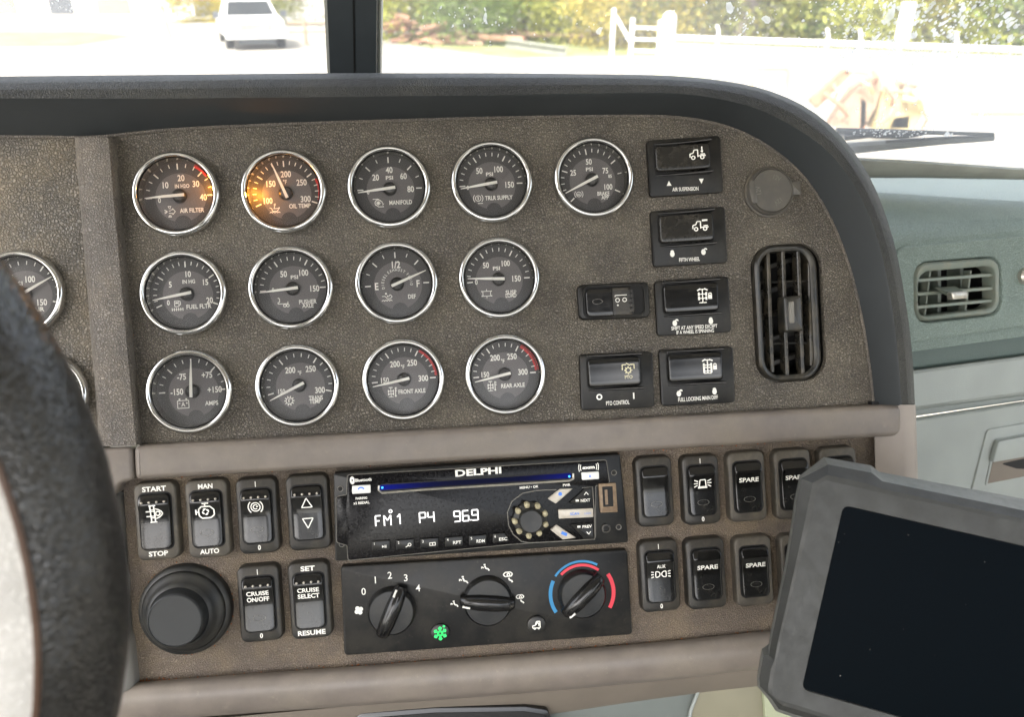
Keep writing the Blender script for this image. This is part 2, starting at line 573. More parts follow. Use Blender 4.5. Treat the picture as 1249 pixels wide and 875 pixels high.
def glyphs(txt, bold=0.0):
    key = (txt, bold)
    if key in _glyph:
        return _glyph[key]
    cu = bpy.data.curves.new('t', 'FONT')
    cu.body = txt
    cu.size = 1
    cu.resolution_u = 3
    cu.offset = bold
    cu.fill_mode = 'FRONT'
    o = bpy.data.objects.new('t', cu)
    me = bpy.data.meshes.new_from_object(o)
    vs = [tuple(v.co) for v in me.vertices]
    fs = [tuple(p.vertices) for p in me.polygons]
    bpy.data.objects.remove(o)
    bpy.data.meshes.remove(me)
    bpy.data.curves.remove(cu)
    xs = [v[0] for v in vs] or [0, 1]
    _glyph[key] = (vs, fs, min(xs), max(xs))
    return _glyph[key]


_hv = glyphs('H')[0]
CAP = max(v[1] for v in _hv)


class Ink:
    """flat marks; zf gives the height of the face under a point"""
    def __init__(s, zf=0.0):
        s.b = B()
        s.zf = zf if callable(zf) else (lambda x, y: zf)

    def add(s, pts, faces):
        s.b.add([(x, y, s.zf(x, y)) for x, y in pts], faces)

    def text(s, txt, x, y, h, width=None, sx=0.85, rot=0, bold=0.0, align='C'):
        vs, fs, x0, x1 = glyphs(txt, bold)
        k = h / CAP
        if width:
            sx = width / ((x1 - x0) * k)
        ox = {'C': (x0 + x1) / 2, 'L': x0, 'R': x1}[align]
        c, sn = math.cos(rot), math.sin(rot)
        out = []
        for v in vs:
            a, b_ = (v[0] - ox) * k * sx, (v[1] - CAP / 2) * k
            out.append((x + a * c - b_ * sn, y + a * sn + b_ * c))
        s.add(out, fs)

    def line(s, x0, y0, x1, y1, w_, w1=None):
        w1 = w_ if w1 is None else w1
        d = Vector((x1 - x0, y1 - y0))
        if d.length < 1e-9:
            return
        d.normalize()
        nx, ny = -d.y / 2, d.x / 2
        s.add([(x0 - nx * w_, y0 - ny * w_), (x1 - nx * w1, y1 - ny * w1), (x1 + nx * w1, y1 + ny * w1), (x0 + nx * w_, y0 + ny * w_)], [(0, 1, 2, 3)])

    def poly(s, pts, w_, close=False):
        q = list(pts) + ([pts[0]] if close else [])
        for a, b_ in zip(q, q[1:]):
            s.line(a[0], a[1], b_[0], b_[1], w_)

    def fill(s, pts):
        s.add(ccw(pts), [tuple(range(len(pts)))])

    def arc(s, cx, cy, r, w_, a0=0, a1=360, n=24, ry=None):
        k = 1 if ry is None else ry / r
        pts, fs = [], []
        for i in range(n + 1):
            a = R(a0 + (a1 - a0) * i / n)
            for rr in (r - w_ / 2, r + w_ / 2):
                pts.append((cx + rr * math.cos(a), cy + rr * k * math.sin(a)))
        for i in range(n):
            q = (2 * i, 2 * i + 1, 2 * i + 3, 2 * i + 2)
            fs.append(q if a1 > a0 else q[::-1])
        s.add(pts, fs)

    def disc(s, cx, cy, r, n=20):
        s.fill([(cx + r * math.cos(2 * math.pi * i / n), cy + r * math.sin(2 * math.pi * i / n)) for i in range(n)])

    def obj(s, name, m, parent):
        return s.b.obj(name, m, parent, smooth=0)


def icon(k, nm, x, y, u, t=None):
    """small pictograms, u = half size"""
    t = t or u * 0.16
    L = lambda a, b_, c, d, w_=None: k.line(x + a * u, y + b_ * u, x + c * u, y + d * u, w_ or t)
    A = lambda a, b_, r, a0=0, a1=360, w_=None: k.arc(x + a * u, y + b_ * u, r * u, w_ or t, a0, a1, 14)
    Pn = lambda pts, close=False, w_=None: k.poly([(x + a * u, y + b_ * u) for a, b_ in pts], w_ or t, close)
    Fl = lambda pts: k.fill([(x + a * u, y + b_ * u) for a, b_ in pts])
    D = lambda a, b_, r: k.disc(x + a * u, y + b_ * u, r * u, 10)
    if nm == 'filter':
        for j in (-.75, -.3, .15, .6):
            L(-.2, j, .15, j, t); 
        for j in (-.2, .15):
            L(j, -1, j, -.75); L(j, .75, j, 1)
        L(-.35, 1, .3, 1); L(-.35, -1, .3, -1)
        Pn([(.15, .35), (.5, .35), (.5, .6), (1, 0), (.5, -.6), (.5, -.35), (.15, -.35)])
        L(-1, .35, -.55, .1); L(-1, -.35, -.55, -.1); L(-1, 0, -.4, 0)
    elif nm == 'oil':
        Pn([(-1, .2), (-.6, .0), (-.5, -.5), (.4, -.5), (.9, .2), (.4, 0), (-.3, 0)])
        L(-.1, 0, -.1, .9); L(-.1, .9, .2, .9); L(-.1, .6, .15, .6)
        for j in (-.8, -.3, .2, .7):
            A(j, -.85, .2, 0, 180)
    elif nm == 'turbo':
        for a in range(0, 360, 45):
            L(0, 0, .42 * math.cos(R(a)), .42 * math.sin(R(a)))
        A(0, 0, .62, 40, 220); Pn([(-1, .75), (0, .75), (.7, .2), (.75, -.1)]); Pn([(1, -.7), (0, -.7), (-.6, -.2)])
        L(1, -.1, .75, -.4)
    elif nm in ('brake1', 'brakex'):
        A(0, 0, .55); A(0, 0, .95, -45, 45); A(0, 0, .95, 135, 225)
        if nm == 'brake1':
            L(0, -.3, 0, .3, t * 1.3); L(0, .3, -.15, .2); L(-.1, -1, .9, -1)
        else:
            L(-.3, -.2, .3, -.2); L(-.2, .1, .3, .1); L(-.3, .1, -.3, -.2)
    elif nm == 'fuel':
        Pn([(-.5, -.1), (-.5, 1), (.3, 1), (.3, -.1)], True); L(-.35, .6, .15, .6, t * 2.4)
        Pn([(.3, .2), (.6, .2), (.6, .8), (.4, 1)])
        for j in (-1, -.6, -.2, .2, .6, 1):
            L(j, -.35, j, -.95)
        L(-1, -.65, 1, -.65, t * .6)
    elif nm == 'trailer':
        Pn([(-.9, 1), (-.6, .9), (-.6, .2), (-.9, .2), (-.9, -.1), (.9, -.1)])
        A(.3, -.45, .25); A(.85, -.45, .25); L(.9, .3, .9, -.1)
    elif nm == 'battery':
        Pn([(-1, .6), (1, .6), (1, -.8), (-1, -.8)], True); L(-.75, .85, -.45, .85, t * 2); L(.45, .85, .75, .85, t * 2)
        k.text('A', x, y - .1 * u, u * .8, bold=.01); L(-.8, .1, -.5, .1); L(.5, .1, .8, .1); L(.65, -.05, .65, .25)
    elif nm == 'gear':
        A(0, 0, .62)
        for a in range(0, 360, 36):
            L(.65 * math.cos(R(a)), .65 * math.sin(R(a)), .98 * math.cos(R(a)), .98 * math.sin(R(a)), t * 1.5)
        L(-.1, -.35, -.1, .3, t * 1.5); L(-.1, .3, .25, .3)
    elif nm == 'def':
        Pn([(-1, .2), (-.4, .2), (0, -.3), (.6, -.3), (1, .1), (.6, .5), (.3, .1)]); D(-.2, .7, .2); D(.1, .2, .15)
        for j in (-.8, -.3, .2, .7):
            A(j, -.8, .22, 0, 180)
    elif nm == 'load':
        Pn([(-.8, .5), (.8, .5), (.8, -.5), (-.8, -.5)], True); L(0, .95, 0, .5); L(0, -.95, 0, -.5)
        for a, b_ in ((-1, .5), (1, .5), (-1, -.5), (1, -.5)):
            D(a, b_, .14)
    elif nm in ('axle', 'axlelock', 'axlelock2'):
        L(-.7, 1, .1, 1, t * 1.3) if nm == 'axle' else (L(-.8, .75, -.35, 1, t * 1.4), L(.15, 1, .6, .75, t * 1.4), L(-.5, .9, .3, .9))
        ox = -.3 if nm == 'axle' else -.1
        L(ox, 1 if nm == 'axle' else .9, ox, -1)
        for j in ((.25, -.35) if nm != 'axlelock2' else (.2, -.15, -.65)):
            L(ox - .5, j, ox + .5, j); L(ox - .5, j - .25, ox - .5, j + .25, t * 1.8); L(ox + .5, j - .25, ox + .5, j + .25, t * 1.8)
        L(ox - .5, -.95, ox + .5, -.95)
        if nm == 'axle':
            L(.65, -.7, .65, 1, t * 1.4); D(.65, -.8, .2)
            for j in (.9, .55, .2):
                L(.65, j, 1, j)
        else:
            Fl([(.65, -.5), (1.15, -.5), (1.15, .1), (.65, .1)]); A(.9, .15, .18, 0, 180)
    elif nm in ('truck', 'truckarrow', 'truckbar'):
        Pn([(-1, -.45), (-1, 0), (-.6, .1), (-.45, .5), (0, .5), (0, -.45)]); L(0, -.3, 1, -.3)
        A(-.6, -.5, .22); A(.55, -.5, .22); L(.35, -.1, .9, -.1)
        if nm == 'truckarrow':
            L(.55, .9, .55, .2); Fl([(.35, .35), (.75, .35), (.55, .05)])
        if nm == 'truckbar':
            L(.2, .6, .9, .6, t * 1.7)
    elif nm == 'lock' or nm == 'unlock':
        k.arc(x, y - .2 * u, .3 * u, .6 * u, 0, 360, 14, ry=.38 * u)
        if nm == 'lock':
            A(0, .35, .28, 0, 180, t * 1.2)
        else:
            A(.55, .35, .3, 0, 180, t * 1.2); L(.25, .35, .15, 0)
    elif nm == 'pto':
        A(0, -.1, .38)
        for a in range(0, 360, 45):
            L(.38 * math.cos(R(a)), -.1 + .38 * math.sin(R(a)), .6 * math.cos(R(a)), -.1 + .6 * math.sin(R(a)), t * 1.3)
        Pn([(-.9, .1), (-.9, .8), (-.3, .8)]); Pn([(.9, .1), (.9, .8), (.3, .8)]); L(-.3, 1, .3, .7); Fl([(-1.05, .2), (-.75, .2), (-.9, -.1)])
        k.text('PTO', x, y - 1.15 * u, u * .5, bold=.01)
    elif nm == 'regen':
        L(-.5, 1, .3, 1); L(-.5, -1, .3, -1); L(-.35, 1, -.35, -1); L(.1, 1, .1, -1); L(-.35, .5, .1, .5); L(-.35, -.5, .1, -.5)
        Pn([(-.9, .3), (.2, .3)]); Pn([(-.9, -.3), (.2, -.3)]); Pn([(.2, .6), (.5, .5), (.8, .3), (1, 0), (.8, -.3), (.5, -.5), (.2, -.6)]); A(.45, 0, .25)
    elif nm == 'enginefan':
        Pn([(-.7, .3), (-.4, .6), (.5, .6), (.9, .2), (.9, -.4), (.5, -.7), (-.4, -.7), (-.7, -.4)], True); L(-.3, .95, .4, .95); L(0, .6, 0, .95)
        L(-1, .3, -1, -.3); L(-1, 0, -.7, 0)
        for a in (20, 110, 200, 290):
            k.arc(x + .18 * u * math.cos(R(a)), y + .18 * u * math.sin(R(a)), .12 * u, .2 * u, a - 60, a + 100, 6)
    elif nm == 'cbrake':
        A(0, 0, .6); A(0, 0, .3, 50, 310); A(0, 0, .95, -50, 50); A(0, 0, .95, 130, 230); L(.1, 0, .35, .1)
    elif nm == 'up':
        Pn([(-.7, -.6), (.7, -.6), (0, .7)], True)
    elif nm == 'down':
        Pn([(-.7, .6), (.7, .6), (0, -.7)], True)
    elif nm == 'upf':
        Fl([(-.8, -.8), (.8, -.8), (0, .8)])
    elif nm == 'downf':
        Fl([(-.8, .8), (.8, .8), (0, -.8)])
    elif nm == 'beacon':
        Pn([(-.45, -.4), (-.35, .5), (.35, .5), (.45, -.4)], True); L(-.6, -.5, .6, -.5, t * 1.6)
        for sgn in (-1, 1):
            L(sgn * .6, .05, sgn * 1.15, .05); L(sgn * .6, .3, sgn * 1.1, .5); L(sgn * .65, -.2, sgn * 1.1, -.4)
    elif nm == 'aux':
        for sgn in (-1, 1):
            L(sgn * .75, .4, sgn * .75, -.4); L(sgn * .75, .4, sgn * .52, .4); L(sgn * .75, -.4, sgn * .52, -.4)
            if sgn < 0:
                A(-.52, 0, .4, -90, 90)
            else:
                A(.52, 0, .4, 90, 270)
            for j in (.42, .0, -.42):
                L(sgn * 1.0, j * .8, sgn * 1.4, j)
    elif nm == 'fan':
        for a in (30, 120, 210, 300):
            cx_, cy_ = .45 * math.cos(R(a)), .45 * math.sin(R(a))
            k.arc(x + cx_ * u, y + cy_ * u, .22 * u, .42 * u, 0, 360, 10)
        D(0, 0, .2)
    elif nm == 'seat':
        L(-.2, .9, -.2, .6, t * 2); Pn([(-.2, .5), (.1, -.2), (.5, -.2), (.8, -.7)], False, t * 1.4); L(-.9, .3, -.4, 0); L(-.9, .3, -.9, -.1); 
    elif nm == 'defrost':
        Pn([(-1, .5), (-.6, .9), (.4, .9), (.8, .5), (.5, .1), (-.7, .1)], True); A(0, .4, .25); Pn([(0, -.2), (.2, -.7), (.5, -.7), (.7, -1.1)], False, t * 1.4)
    elif nm == 'snow':
        for a in range(0, 360, 60):
            c, s_ = math.cos(R(a + 30)), math.sin(R(a + 30))
            L(.15 * c, .15 * s_, .95 * c, .95 * s_, t * 1.2)
            for da in (-35, 35):
                L(.5 * c, .5 * s_, .5 * c + .38 * math.cos(R(a + 30 + da)), .5 * s_ + .38 * math.sin(R(a + 30 + da)))
        A(0, 0, .3)
    elif nm == 'recirc':
        Pn([(-.8, -.5), (-.8, .0), (-.3, .0), (.0, .8), (.7, .8), (.7, -.5)], True); D(-.4, -.6, .25); D(.4, -.6, .25); A(.2, .2, .3, -60, 200)
    elif nm == 'dome':
        A(-.55, 0, .3); A(.55, 0, .3); L(-.9, .75, .95, .75); L(-.9, .75, -.9, .5); L(-.7, -.8, -.4, -.8); L(-.55, -.65, -.55, -.95)


# ------------------------------------------------------------------ naming
def info(o, label, cat, group=None):
    o['label'] = label
    o['category'] = cat
    if group:
        o['group'] = group
    return o


def structure(o, label=None):
    o['kind'] = 'structure'
    if label:
        o['label'] = label
    return o


class Thing:
    def __init__(s, name, label, cat, frame, px, py, h=0.0, group=None):
        s.fr, s.h = frame, h
        s.o = frame.P(px, py, h)
        s.root = bpy.data.objects.new(name, None)
        COL.objects.link(s.root)
        s.root.empty_display_size = 0.01
        s.root.matrix_world = frame.m @ Matrix.Translation(s.o)
        info(s.root, label, cat, group)

    def L(s, px, py, h=0.0):
        p = s.fr.P(px, py, s.h + h) - s.o
        return p

    def l2(s, px, py, h=0.0):
        p = s.L(px, py, h)
        return (p.x, p.y)

    def outl(s, pts, r, h=0.0, n=5):
        return rounded([s.l2(a, b_, h) for a, b_ in pts], r, n)


# ================================================================== THE CAB SHELL, unseen, its openings shaped for the light
def wbox(name, m, x0, x1, y0, y1, z0, z1):
    return structure(B().box(x0, x1, y0, y1, z0, z1).obj(name, m, frame=WORLD, smooth=0))


XL, XR, YB = -0.95, 1.25, -0.75
wbox('cab_roof', M['cab'], XL, XR, YB, 0.58, 2.98, 3.03)
wbox('cab_floor', M['cabdark'], XL, XR, YB, 0.9, 1.15, 1.2)
wbox('cab_back_wall', M['cabback'], XL, XR, YB - 0.04, YB, 1.2, 2.12)
wbox('cab_back_header', M['cabdark'], XL, XR, YB - 0.04, YB, 2.70, 3.03)  # unseen dark band added to give the chrome rings contrast
for nm, x0, x1 in (('left', XL - 0.05, XL), ('right', XR, XR + 0.05)):
    wbox('cab_%s_door' % nm, M['cab'], x0, x1, YB, 0.95, 1.2, 2.02 if nm == 'left' else 2.22)
    wbox('cab_%s_header' % nm, M['cab'], x0, x1, YB, 0.60, 2.90 if nm == 'left' else 2.74, 3.03)
    wbox('cab_%s_rear_pillar' % nm, M['cab'], x0, x1, YB, -0.66, 2.02, 2.90)
    b = B()
    b.tube([(x0 + 0.025, 0.90, 2.20), (x0 + 0.025, 0.60, 2.95)], 0.035, 8)
    structure(b.obj('cab_%s_front_pillar' % nm, M['cab'], frame=WORLD))

# ================================================================== THE DASHBOARD
N = 90
A_in = [(-420, 172), (-80, 167), (0, 166), (60, 166.5), (98, 167), (135, 165), (200, 158), (300, 152.5), (440, 147.5), (600, 143), (740, 141), (820, 142), (880, 152), (930, 174), (975, 210), (1008, 258), (1033, 318), (1049, 380), (1059, 440), (1065, 493)]
B_cr = [(-420, 124), (-80, 120), (0, 120), (100, 120), (200, 120), (300, 119), (400, 118), (500, 117), (600, 116), (700, 114), (780, 113), (830, 114), (880, 121), (930, 135), (985, 165), (1020, 195), (1048, 237), (1070, 290), (1085, 355), (1094, 420), (1100, 493)]
C_out = [(-420, 106), (-80, 101), (0, 101), (100, 100), (200, 99), (300, 97), (400, 96), (500, 95), (600, 95), (700, 95), (780, 96), (830, 98), (880, 103), (930, 113), (975, 132), (1010, 158), (1040, 193), (1065, 238), (1086, 298), (1099, 360), (1108, 425), (1112, 493)]
D_sil = [(-420, 98), (-80, 93), (0, 93), (100, 92), (200, 91), (300, 90), (400, 89), (500, 89), (600, 89), (700, 90), (780, 91), (830, 93), (880, 98), (930, 108), (975, 126), (1012, 152), (1043, 187), (1069, 233), (1090, 294), (1103, 358), (1112, 424), (1116, 493)]
HC = 0.024
rA = row(PANEL, A_in, N, 0.0)
rB0 = row(PANEL, [(p[0], p[1] + 3.5) if i < 12 else (p[0] - 4, p[1] + 2) for i, p in enumerate(B_cr)], N, HC - 0.0006)
rB = row(PANEL, B_cr, N, HC + 0.0012)
rBC = [tuple((Vector(b_) + Vector(c)) / 2 + Vector((0, 0, 0.002))) for b_, c in zip(row(PANEL, B_cr, N, HC + 0.0012), row(PANEL, C_out, N, 0.018))]
rC = row(PANEL, C_out, N, 0.0185)
rD = row(PANEL, D_sil, N, 0.008)
rE = [(p[0], p[1], -0.03) for p in rD]
rF = [(p[0], p[1] - (0.02 if i < N * 0.7 else 0.0), -0.30) for i, p in enumerate(rD)]
b = B().loft([rA, rB0, rB], closed=False, flip=True)
structure(b.obj('dashboard_hood_lining', M['hoodin'], frame=PANEL, smooth=60))
rB_ = [(p[0], p[1], p[2] + 0.0) for p in rB]
b = B().loft([rB_, rBC, rC, rD, rE, rF], closed=False, flip=True)
structure(b.obj('dashboard_hood', M['hood'], frame=PANEL, smooth=60))
# seam bead between panel and hood
b = B().tube([(p[0], p[1] - 0.0005, 0.0008) for p in rA], 0.0011, 6)
structure(b.obj('dashboard_hood_bead', M['rib'], frame=PANEL))

VENT_C, VENT_W, VENT_H = (962, 382), 0.0555, 0.1035


def vent_outline(frame, c, w_, h_, r, n=8):
    o = frame.P(c[0], c[1], 0)
    return [Vector((o.x + p.x, o.y + p.y)) for p in rrect(0, 0, w_, h_, r, n)]


hole = vent_outline(PANEL, VENT_C, VENT_W, VENT_H, 0.018)
outer = [PANEL.P(a, b_)[:2] for a, b_ in [(134, 150), (450, 140), (820, 132), (880, 145), (935, 170), (980, 208), (1013, 256), (1038, 318), (1054, 380), (1064, 440), (1070, 500), (170, 548), (150, 300)]]
def round_hole(c, r_=.0275, n=40):
    o = PANEL.P(c[0], c[1], 0)
    return [Vector((o.x + r_ * math.cos(2 * math.pi * i / n), o.y + r_ * math.sin(2 * math.pi * i / n))) for i in range(n)]


b = B().add(*holed(outer, [hole] + [round_hole(c) for c in GC_MAIN], 0.0))
b.loft([[(p.x, p.y, 0) for p in hole], [(p.x, p.y, -0.004) for p in inset(hole, 0.0006)]], flip=True)
structure(b.obj('gauge_panel', M['panel'], frame=PANEL, smooth=40))
b = B().add(*holed(ccw([PANEL.P(a, b_)[:2] for a, b_ in [(-120, 150), (104, 150), (135, 550), (-420, 590), (-420, 150)]]), [round_hole(c) for c in GC_LEFT], 0.0))
structure(b.obj('instrument_cluster_panel', M['panelw'], frame=PANEL, smooth=0))

# rib between the two gauge panels
n = 24
rows = [row(PANEL, [(91, 167.5), (106, 350), (121, 548)], n, 0.0), row(PANEL, [(93, 167.5), (107.5, 350), (123, 546)], n, 0.0075), row(PANEL, [(97, 167.5), (111.5, 350), (127, 545)], n, 0.010),
        row(PANEL, [(132, 167.5), (148, 350), (166, 544)], n, 0.010), row(PANEL, [(136, 167.5), (152, 350), (169.5, 543)], n, 0.008), row(PANEL, [(143, 167.5), (158.5, 350), (174.5, 543)], n, -0.002)]
b = B().loft(rows, closed=False)
structure(b.obj('dashboard_rib', M['rib'], frame=PANEL, smooth=50))

# lower switch panel
b = B().slab(ccw([PANEL.P(a, b_)[:2] for a, b_ in [(146, 560), (168, 545), (1072, 510), (1085, 800), (600, 815), (165, 850)]]), -0.02, -0.003)
structure(b.obj('switch_panel', M['low'], frame=PANEL, smooth=0))

# trim bar between gauge panel and switch panel
o_ = rounded([PANEL.P(a, b_)[:2] for a, b_ in [(169, 542.5), (600, 519), (1091, 491.5), (1091, 530.5), (600, 558), (171, 583)]], [0.0045, 0, 0.007, 0.008, 0, 0.0045])
structure(B().slab(o_, -0.005, 0.0105, 0.0042, 5).obj('dashboard_trim_bar', M['trim'], frame=PANEL, smooth=50))
o_ = rounded([PANEL.P(a, b_)[:2] for a, b_ in [(-420, 575), (120, 545.5), (168, 543), (170, 583), (152, 588), (146, 602), (-420, 640)]], [0, 0, 0.004, 0.004, 0.006, 0.004, 0])
structure(B().slab(o_, -0.005, 0.0100, 0.0030, 4).obj('dashboard_trim_end', M['trim'], frame=PANEL, smooth=50))
# left side trim, curved in and out beside the switch panel
o_ = rounded([PANEL.P(a, b_)[:2] for a, b_ in [(-420, 620), (146, 603), (151, 640), (150, 680), (157, 705), (157, 762), (163, 780), (165, 800), (169, 834), (150, 852), (120, 858), (-420, 890)]], [0, .004, .01, .02, .01, .01, .01, .01, .008, .01, 0, 0])
structure(B().slab(o_, -0.01, 0.012, 0.008, 5).obj('dashboard_side_trim', M['greytrim'], frame=PANEL, smooth=60))
o_ = [PANEL.P(a, b_)[:2] for a, b_ in [(60, 590), (190, 590), (190, 860), (60, 870)]]
structure(B().slab(ccw(o_), -0.05, -0.02).obj('dashboard_gap_back', M['well'], frame=PANEL, smooth=0))

# right end of the main dashboard: rosy trim that carries the hood down
n = 20
rows = [row(PANEL, [(1064, 494), (1068, 600), (1072, 760), (1074, 900)], n, -0.004), row(PANEL, [(1065, 494), (1069, 600), (1073, 760), (1075, 900)], n, 0.002),
        row(PANEL, [(1098, 494), (1103, 600), (1107, 760), (1108, 900)], n, 0.006), row(PANEL, [(1103, 494), (1108, 600), (1111, 760), (1112, 900)], n, 0.004),
        row(PANEL, [(1114, 494), (1118, 600), (1121, 760), (1123, 900)], n, -0.004), row(PANEL, [(1117, 494), (1120, 600), (1123, 760), (1124, 900)], n, -0.016)]
rows.append([(p[0] - 0.004, p[1], -0.20) for p in rows[-1]])
structure(B().loft(rows, closed=False).obj('dashboard_end_trim', M['trimpink'], frame=PANEL, smooth=50))
b = B().slab(ccw([PANEL.P(a, b_, 0.006)[:2] for a, b_ in [(1064, 490.5), (1116, 491), (1116, 494), (1064, 494)]]), -0.02, 0.0055)
structure(b.obj('dashboard_end_seam', M['well'], frame=PANEL, smooth=0))

# rolled lower lip of the switch panel
n = 60
rr_ = [[(140, 838, .0), (172, 832.5, .0), (560, 804, .0), (800, 784, .0), (940, 770, .0), (1090, 760, .0)],
       [(136, 843, .006), (172, 836, .006), (560, 808, .006), (800, 788, .006), (940, 774, .006), (1090, 764, .006)],
       [(133, 850, .010), (172, 843, .010), (560, 817, .010), (800, 797, .010), (940, 783, .010), (1090, 772, .010)],
       [(131, 866, .0115), (172, 857, .0115), (560, 832, .0115), (800, 812, .0115), (940, 797, .0115), (1090, 786, .0115)],
       [(130, 884, .009), (172, 873, .009), (560, 846, .009), (800, 825, .009), (940, 809, .009), (1090, 798, .009)],
       [(130, 890, .003), (172, 879, .003), (560, 851, .003), (800, 830, .003), (940, 814, .003), (1090, 803, .003)],
       [(130, 892, -.004), (172, 881, -.004), (560, 853, -.004), (800, 832, -.004), (940, 816, -.004), (1090, 805, -.004)]]
structure(B().loft([row(PANEL, q, n) for q in rr_], closed=False, flip=True).obj('dashboard_lower_lip', M['trim'], frame=PANEL, smooth=60))
rr_ = [[(130, 889, -.003), (560, 850, -.003), (940, 813, -.003), (1090, 802, -.003)],
       [(130, 930, -.010), (560, 884, -.012), (800, 851, -.014), (940, 835, -.014), (1090, 822, -.014)],
       [(130, 935, -.03), (560, 889, -.03), (800, 855, -.03), (940, 838, -.03), (1090, 826, -.03)]]
structure(B().loft([row(PANEL, q, n) for q in rr_], closed=False, flip=True).obj('console_face', M['under'], frame=PANEL, smooth=60))
for nm, m_, pts, z1 in (('console_teal_panel', 'tealdark', [(640, 850), (852, 838), (836, 910), (640, 910)], -0.022), ('console_olive_panel', 'olive', [(852, 838), (928, 828), (936, 910), (834, 910)], -0.020),
                        ('console_green_panel', 'palegreen', [(930, 828), (1110, 810), (1110, 930), (938, 930)], -0.016), ('console_left_panel', 'under', [(-420, 880), (100, 878), (640, 850), (640, 930), (-420, 980)], -0.024)):
    structure(B().slab(rounded([PANEL.P(a, b_, z1)[:2] for a, b_ in pts], 0.002), -0.06, z1, 0.001).obj(nm, M[m_], frame=PANEL, smooth=40))
b = B().tube([PANEL.P(853, 840, -0.019), PANEL.P(843, 866, -0.019), PANEL.P(835, 905, -0.019)], 0.0014, 8)
structure(b.obj('console_bead', M['light'], frame=PANEL))

t = Thing('storage_tray', 'black open tray at the bottom of the console under the climate controls', 'tray', PANEL, 560, 880, -0.008)
o_ = t.outl([(400, 905), (440, 868), (530, 861), (640, 859.5), (668, 864), (680, 905)], [0, .008, .02, .006, .006, 0])
b = B().slab(o_, -0.004, 0.003, 0.0015)
b.obj('rim', M['gloss'], t.root)
o2 = inset([Vector(p) for p in o_], 0.004)
B().slab(o2, 0.002, 0.0036, 0.0004).obj('opening', M['well'], t.root)

# ------------------------------------------------------------------ passenger side dashboard
n = 30


def drow(y0, y1, h, x0=1040, x1=1330):
    return row(DASH, [(x0, y0, h), (x1, y1, h)], n)


rows = [drow(200, 214, -0.26), drow(216, 222, -0.20), drow(236, 236, -0.115), drow(256, 250, -0.052), drow(276, 262, -0.016), drow(300, 273, -0.001), drow(320, 290, 0.0)]
structure(B().loft(rows, closed=False, flip=True).obj('passenger_dashboard_top', M['teal'], frame=DASH, smooth=60))
VR_C = (1165, 354)
o_ = rounded([DASH.P(a, b_)[:2] for a, b_ in [(1088, 302), (1340, 277), (1340, 385), (1100, 420)]], [0.014, 0, 0, 0.002], 8)
hole2 = rounded([DASH.P(a, b_)[:2] for a, b_ in [(1111, 319), (1219, 311), (1221, 385), (1113, 397)]], [0.018] * 4, 8)
b = B().add(*holed(ccw(inset(o_, 0.0015)), [hole2], 0.0022))
b.loft([[(p.x, p.y, -0.004) for p in o_], [(p.x, p.y, 0.0010) for p in o_], [(p.x, p.y, 0.0022) for p in inset(o_, 0.0015)]])
b.loft([[(p.x, p.y, 0.0022) for p in hole2], [(p.x, p.y, 0.0005) for p in inset(hole2, 0.0012)], [(p.x, p.y, -0.012) for p in inset(hole2, 0.0014)]], flip=True)
structure(b.obj('passenger_vent_panel', M['teal'], frame=DASH, smooth=40))
rows = [drow(306, 276, -0.0035), drow(322, 292, -0.0035)]
rim = [drow(300, 270, -0.002), drow(440, 400, -0.003)]
b = B().add(*holed(ccw([DASH.P(a, b_)[:2] for a, b_ in [(1040, 300), (1330, 270), (1330, 400), (1040, 440)]]), [hole2], -0.003))
structure(b.obj('passenger_dashboard_face', M['teal'], frame=DASH, smooth=0))
rows = [drow(424, 386.5, -0.004), drow(426, 388, -0.010), drow(432, 395, -0.009), drow(457, 420, -0.009), drow(461, 423, -0.012)]
structure(B().loft(rows, closed=False, flip=True).obj('passenger_dashboard_band', M['tealband'], frame=DASH, smooth=40))
rows = [drow(461, 422.5, -0.012), drow(462.5, 424, -0.003), drow(466, 427.5, -0.001), drow(506, 467, 0.001), drow(509, 470, -0.001), drow(511, 472, -0.009), drow(519, 477, -0.010)]
structure(B().loft(rows, closed=False, flip=True).obj('passenger_dashboard_lower', M['light'], frame=DASH, smooth=30))

gb = Thing('glovebox_door', 'pale grey glovebox door below the passenger side air vent', 'glovebox', DASH, 1160, 540)
rows = [row(DASH, [(1040, 521, -.010), (1330, 477, -.010)], n), row(DASH, [(1040, 523, -.001), (1330, 479, -.001)], n), row(DASH, [(1040, 526, .0015), (1330, 482, .0015)], n), row(DASH, [(1040, 760, .0), (1330, 760, .0)], n)]
rows = [[tuple(Vector(p) - gb.o) for p in r_] for r_ in rows]
B().loft(rows, closed=False, flip=True).obj('door_panel', M['light'], gb.root, smooth=30)
o_ = gb.outl([(1201, 524), (1300, 506), (1300, 640), (1172, 640)], [.006, 0, 0, 0])
B().slab(o_, 0.0, 0.0030, 0.0012).obj('latch_surround', M['light'], gb.root, smooth=30)
b = B()
o3 = gb.outl([(1197, 540), (1230, 533), (1300, 520), (1300, 600), (1197, 615)], [.004, 0, 0, 0, 0])
o4 = gb.outl([(1200.5, 593), (1209, 541), (1300, 523), (1300, 575)], [.004, .004, 0, 0])
gr = rounded([gb.l2(a, b_) for a, b_ in [(1197, 592), (1210, 535), (1300, 519), (1300, 572)]], [.003, .003, 0, 0])
B().slab(gr, 0.0025, 0.0042, 0.0008).obj('latch_frame', M['light'], gb.root, smooth=30)
B().slab(inset(gr, 0.0022), 0.004, 0.0046, 0).obj('latch_recess', M['under'], gb.root, smooth=0)  # taupe colour puts the brownish shade of the recess on a flat slab
hd = rounded([gb.l2(a, b_, 0.006) for a, b_ in [(1208, 564), (1215, 538), (1300, 522), (1300, 548)]], [.002, .003, 0, 0])
